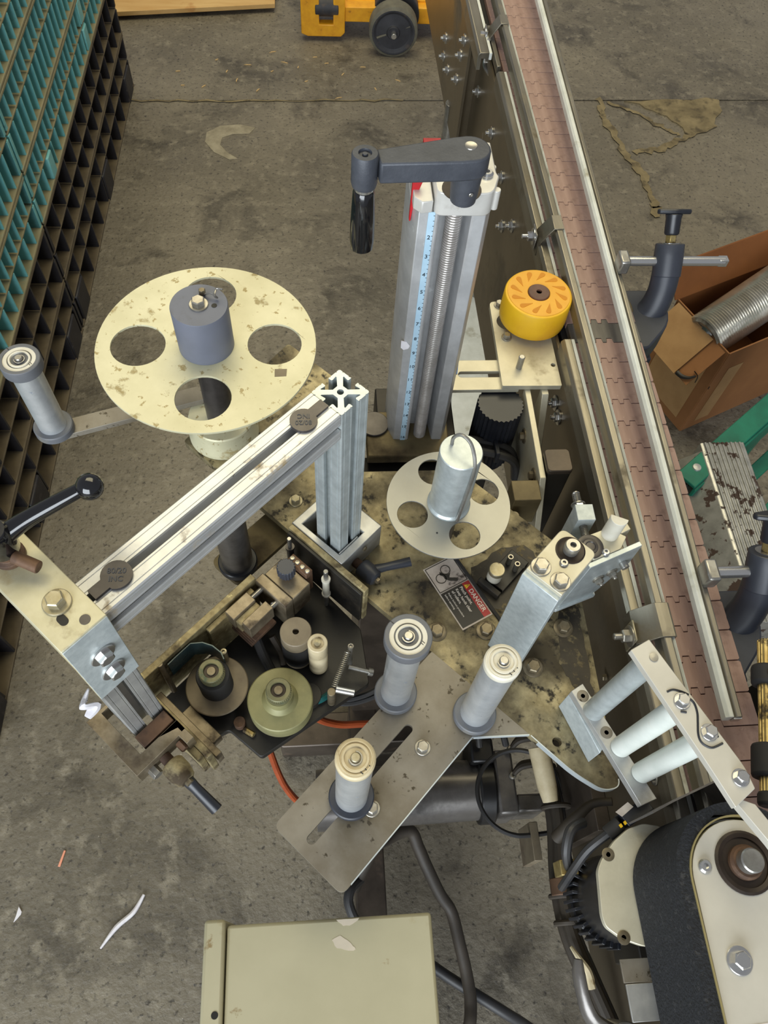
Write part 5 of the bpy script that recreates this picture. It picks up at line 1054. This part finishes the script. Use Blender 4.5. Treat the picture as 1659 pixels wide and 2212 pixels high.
one('power_cable', 'thick black power cable looping down beside the beige box', 'cable', MB().tube([(.040, .115, .25), (.070, .165, .31), (.099, .189, .26), (.144, .204, .24), (.160, .178, .22), (.175, .146, .20), (.200, .102, .16), (.221, .072, .14), (.232, .020, .13), (.241, -.030, .12), (.243, -.075, .12), (.232, -.12, .12), (.20, -.2, .05)], .0115, 12), 'cable_brown', 'W', (.2, .05, .15), 0)
one('power_cable', 'straight grey cable on the floor at the bottom centre', 'cable', MB().tube([(.10, .05, .10), (.191, -.019, .10), (.298, -.087, .09), (.36, -.125, .06), (.46, -.2, .02)], .0100, 12), 'hose_black', 'W', (.3, -.09, .05), 0)
one('power_cable', 'short black cable loop left of the stand leg above the beige box', 'cable', MB().tube([(.050, .125, .27), (.034, .112, .29), (.028, .092, .29), (.036, .068, .28), (.05, .05, .26)], .0085, 10), 'hose_black', 'W', (.035, .09, .28), 0)

# ================================================================== control box
t = thing('control_box', 'beige sheet steel control box with flanged lid at the bottom of the photo', 'control box', 'W', (0, -.1, .68))
part(t, 'case', MB().box(-.1130, .1085, -.26, .0440, .660, .800), 'box_beige', 0.0035)
part(t, 'lid_flange', MB().box(-.1370, -.1145, -.265, .0500, .655, .8035), 'box_beige', 0.0035)
part(t, 'screw_hole', MB().cyl((-.1220, -.0370, .8033), .0036, .0006), 'ink_black', 0)
part(t, 'paint_chip', MB().prism(ragged([(.000, .0240), (.008, .0270), (.020, .0190), (.024, .0130), (.016, .0120), (.004, .0160)], 3, .0008), .8000, .8003), 'paint_chip', 0, label='bare pale paint chip')
part(t, 'paint_chip', MB().prism(ragged([(.004, .0425), (.030, .0425), (.022, .0370), (.012, .0360)], 3, .0006), .8000, .8003), 'paint_chip', 0, label='bare pale paint chip')
part(t, 'box_post', MB().box(-.03, .02, -.20, -.15, .0, .66), 'stand_brown', 0.002)

# ================================================================== right background
t = thing('cardboard_box', 'open brown cardboard box with packing tape on the floor at right', 'box', 'W', (1.1, 1.4, 0))
fc = Vector((1.019, 1.256)); ey = Vector((-.4075, .9132)); exx = Vector((.9132, .4075)); LX, LY, HZ = .42, .205, .325
t.rotation_euler = (0, 0, 0)
def bp2(a, b3): q = fc + exx * a + ey * b3; return (q.x, q.y)
def wall(a0, b0, a1, b1, z0, z1, th=.004, lean=(0, 0)):
    mb = MB(); p0, p1 = Vector(bp2(a0, b0)), Vector(bp2(a1, b1)); d = (p1 - p0).normalized(); n = Vector((-d.y, d.x)) * th / 2; ln = Vector(lean)
    mb.add([(p0.x - n.x, p0.y - n.y, z0), (p1.x - n.x, p1.y - n.y, z0), (p1.x + n.x, p1.y + n.y, z0), (p0.x + n.x, p0.y + n.y, z0)] + [(q.x + s * n.x + ln.x, q.y + s * n.y + ln.y, z1) for q, s in ((p0, -1), (p1, -1), (p1, 1), (p0, 1))],
           [(0, 1, 2, 3), (4, 5, 6, 7), (0, 1, 5, 4), (1, 2, 6, 5), (2, 3, 7, 6), (3, 0, 4, 7)]); return mb
part(t, 'side_wall', wall(0, 0, 0, LY, 0, HZ), 'cardboard', 0.0006)
part(t, 'side_wall', wall(LX, 0, LX, LY, 0, HZ), 'cardboard', 0.0006)
part(t, 'side_wall', wall(0, 0, LX, 0, 0, HZ), 'cardboard', 0.0006)
part(t, 'side_wall', wall(0, LY, LX, LY, 0, HZ), 'cardboard_in', 0.0006)
part(t, 'bottom', MB().prism([bp2(0, 0), bp2(LX, 0), bp2(LX, LY), bp2(0, LY)], .001, .006), 'cardboard_in', 0)
part(t, 'flap', wall(-.012, LY, LX + .02, LY, HZ, HZ + .07, lean=tuple(ey * .055)), 'cardboard_in', 0.0006)
part(t, 'flap', wall(0, .01, 0, LY - .01, HZ - .005, HZ - .09, .003, tuple(-exx * .085)), 'cardboard', 0.0006)
part(t, 'packing_tape', wall(-.0045, .03, -.0045, LY - .02, .03, HZ - .02, .0006), 'packing_tape', 0)
tpf = MB()
p0, p1 = Vector(bp2(-.006, .055)), Vector(bp2(-.006, LY - .01)); q0, q1 = p0 - exx * .086, p1 - exx * .086
zf = lambda s: HZ - .005 + .002 - .085 * s
part(t, 'packing_tape', MB().add([(p0.x, p0.y, HZ - .001), (p1.x, p1.y, HZ - .001), (q1.x, q1.y, HZ - .088), (q0.x, q0.y, HZ - .088)], [(0, 1, 2, 3)]), 'packing_tape', 0)
part(t, 'packing_tape', wall(.035, -.0028, .085, -.0028, .03, HZ - .07, .0006), 'packing_tape', 0)
def front(a, z, off=.0035): q = Vector(bp2(a, -off)); return (q.x, q.y, z)
ar = MB().tube([(bp2(-.088, .048)[0], bp2(-.088, .048)[1], .238), (bp2(-.092, .030)[0], bp2(-.092, .030)[1], .225), (bp2(-.088, .010)[0], bp2(-.088, .010)[1], .220)], [.004, .003, .002], 6, flat=.3)
part(t, 'printed_arrow', MB().tube([front(-.0, .20), front(.0, .19)], .001, 4), 'ink', 0)
sm = [Vector(bp2(-.004 - .086 * s, b3)) for s, b3 in ((.97, .052), (.95, .034), (.86, .018), (.74, .010))]
part(t, 'printed_arrow', MB().tube([(p.x, p.y, HZ + .001 - .086 * s) for p, s in zip(sm, (.97, .95, .86, .74))], [.006, .0055, .004, .0025], 6, flat=.35), 'ink_black', 0, label='black curved printed arrow')
sm2 = [Vector(bp2(-.004 - .086 * s, b3)) for s, b3 in ((.84, -.002), (.72, .006), (.70, .022))]
part(t, 'printed_arrow', MB().tube([(p.x, p.y, HZ + .001 - .086 * s) for p, s in zip(sm2, (.84, .72, .70))], .0035, 6, flat=.35), 'ink_black', 0)
d0 = Vector((.985, 1.335, .300)); d1 = Vector((1.33, 1.53, .40)); n = 58; pts = []; rr = []
prof = []
Ld = (d1 - d0).length
for i in range(n * 2 + 1): prof.append((.058 + (.0022 if i % 2 else -.0012), Ld * i / (2 * n)))
t = thing('flexible_duct', 'coiled silver flexible duct lying in the cardboard box', 'duct', 'W', tuple(d0))
part(t, 'hose', MB().lathe([(.050, .006)] + prof, d0, d1 - d0, 40), 'duct_alu', 0)
part(t, 'crumpled_end', MB().lathe([(.058, .002), (.048, -.004), (.036, .006), (.026, -.003), (.012, .006), (1e-5, .001)], d0, d1 - d0, 17), 'foil', 0)

t = thing('step_ladder', 'green fibreglass step ladder with worn aluminium tread at the right edge', 'ladder', 'W', (.8, .8, .45))
r0 = Vector((.700, .800)); r1 = Vector((1.02, 1.050)); dr = (r1 - r0).normalized(); nn = Vector((-dr.y, dr.x))
rl = lambda o, w: [tuple(r0 + nn * o), tuple(r1 + nn * o), tuple(r1 + nn * (o + w)), tuple(r0 + nn * (o + w))]
part(t, 'side_rail', MB().prism(rl(-.045, .045), .490, .498), 'ladder_green', 0.002)
part(t, 'side_rail', MB().prism(rl(-.050, .008), .400, .490), 'ladder_green', 0.002)
r2 = [tuple(Vector(p) - nn * .155 + dr * .03) for p in rl(-.04, .04)]
part(t, 'rear_rail', MB().prism(r2, .400, .41), 'ladder_green', 0.002)
part(t, 'rear_rail', MB().prism([tuple(Vector(p) - nn * .075 + dr * .02) for p in rl(-.03, .03)], .37, .38), 'ladder_green', 0.002)
q = r0 + dr * .040 - nn * .018; part(t, 'rivet', MB().lathe([(.009, .498), (.008, .501), (1e-5, .502)], (q.x, q.y, 0)), 'alu', 0)
tr = MB(); xs0 = .765
prf = [(xs0, .42), (xs0, .498), (xs0 + .003, .500)]
for k in range(9): a = xs0 + .006 + k * .009; prf += [(a, .500), (a + .002, .5025), (a + .005, .5025), (a + .007, .500)]
prf += [(xs0 + .090, .500), (xs0 + .092, .498), (xs0 + .092, .42)]
part(t, 'tread', MB().prism(prf, -.868, -.48, xf=XZ), 'ladder_alu', 0.0003)
part(t, 'tread_web', MB().prism([(xs0 - .052, .455), (xs0 - .0005, .499), (xs0 - .0005, .490), (xs0 - .050, .447)], -.850, -.49, xf=XZ), 'ladder_alu', 0.0005)
part(t, 'leg', MB().prism([tuple(r0 + dr * .02 - nn * .04), tuple(r0 + dr * .05 - nn * .04), tuple(r0 + dr * .05 - nn * .008), tuple(r0 + dr * .02 - nn * .008)], 0, .41), 'ladder_green', 0.002)
part(t, 'leg', MB().prism([tuple(r1 - dr * .05 - nn * .04), tuple(r1 - dr * .02 - nn * .04), tuple(r1 - dr * .02 - nn * .008), tuple(r1 - dr * .05 - nn * .008)], 0, .41), 'ladder_green', 0.002)
t = thing('threaded_spindle', 'worn brass spindle with black collars at the right edge of the chain', 'spindle', 'W', (.46, .19, .95))
a = Vector((.4920, .285, .953)); b2 = Vector((.4430, .118, .953))
part(t, 'rod', MB().rod(a, b2, .0078, 24), 'brass', 0.0006)
dd = (b2 - a).normalized()
rg = MB()
for i in range(14):
    an = 2 * math.pi * i / 14; e1 = dd.orthogonal().normalized(); e2 = dd.cross(e1); o = (e1 * math.cos(an) + e2 * math.sin(an)) * .0078; rg.rod(a + o, b2 + o, .0010, 5)
part(t, 'ridges', rg, 'brass', 0, kind='stuff')
for k, (s, w, r) in enumerate(((.24, .022, .0155), (.78, .034, .0165), (1.0, .014, .0110))):
    p = a.lerp(b2, s); part(t, 'collar', MB().rod(p - dd * w / 2, p + dd * w / 2, r, 30), 'black_rubber', 0.003)
    if k < 2: part(t, 'support_arm', MB().rod(p + Vector((.010, 0, 0)), p + Vector((.12, .02, -.02)), .009, 16), 'black_plastic', 0.001)
p = a.lerp(b2, .24) + Vector((.0, 0, .0155)); socket(t, p, r=.006, h=.002, hole=.003, m='rust_steel')
part(t, 'support_post', MB().box(.565, .60, .13, .29, 0.0, .945), 'frame_dark', 0.002)
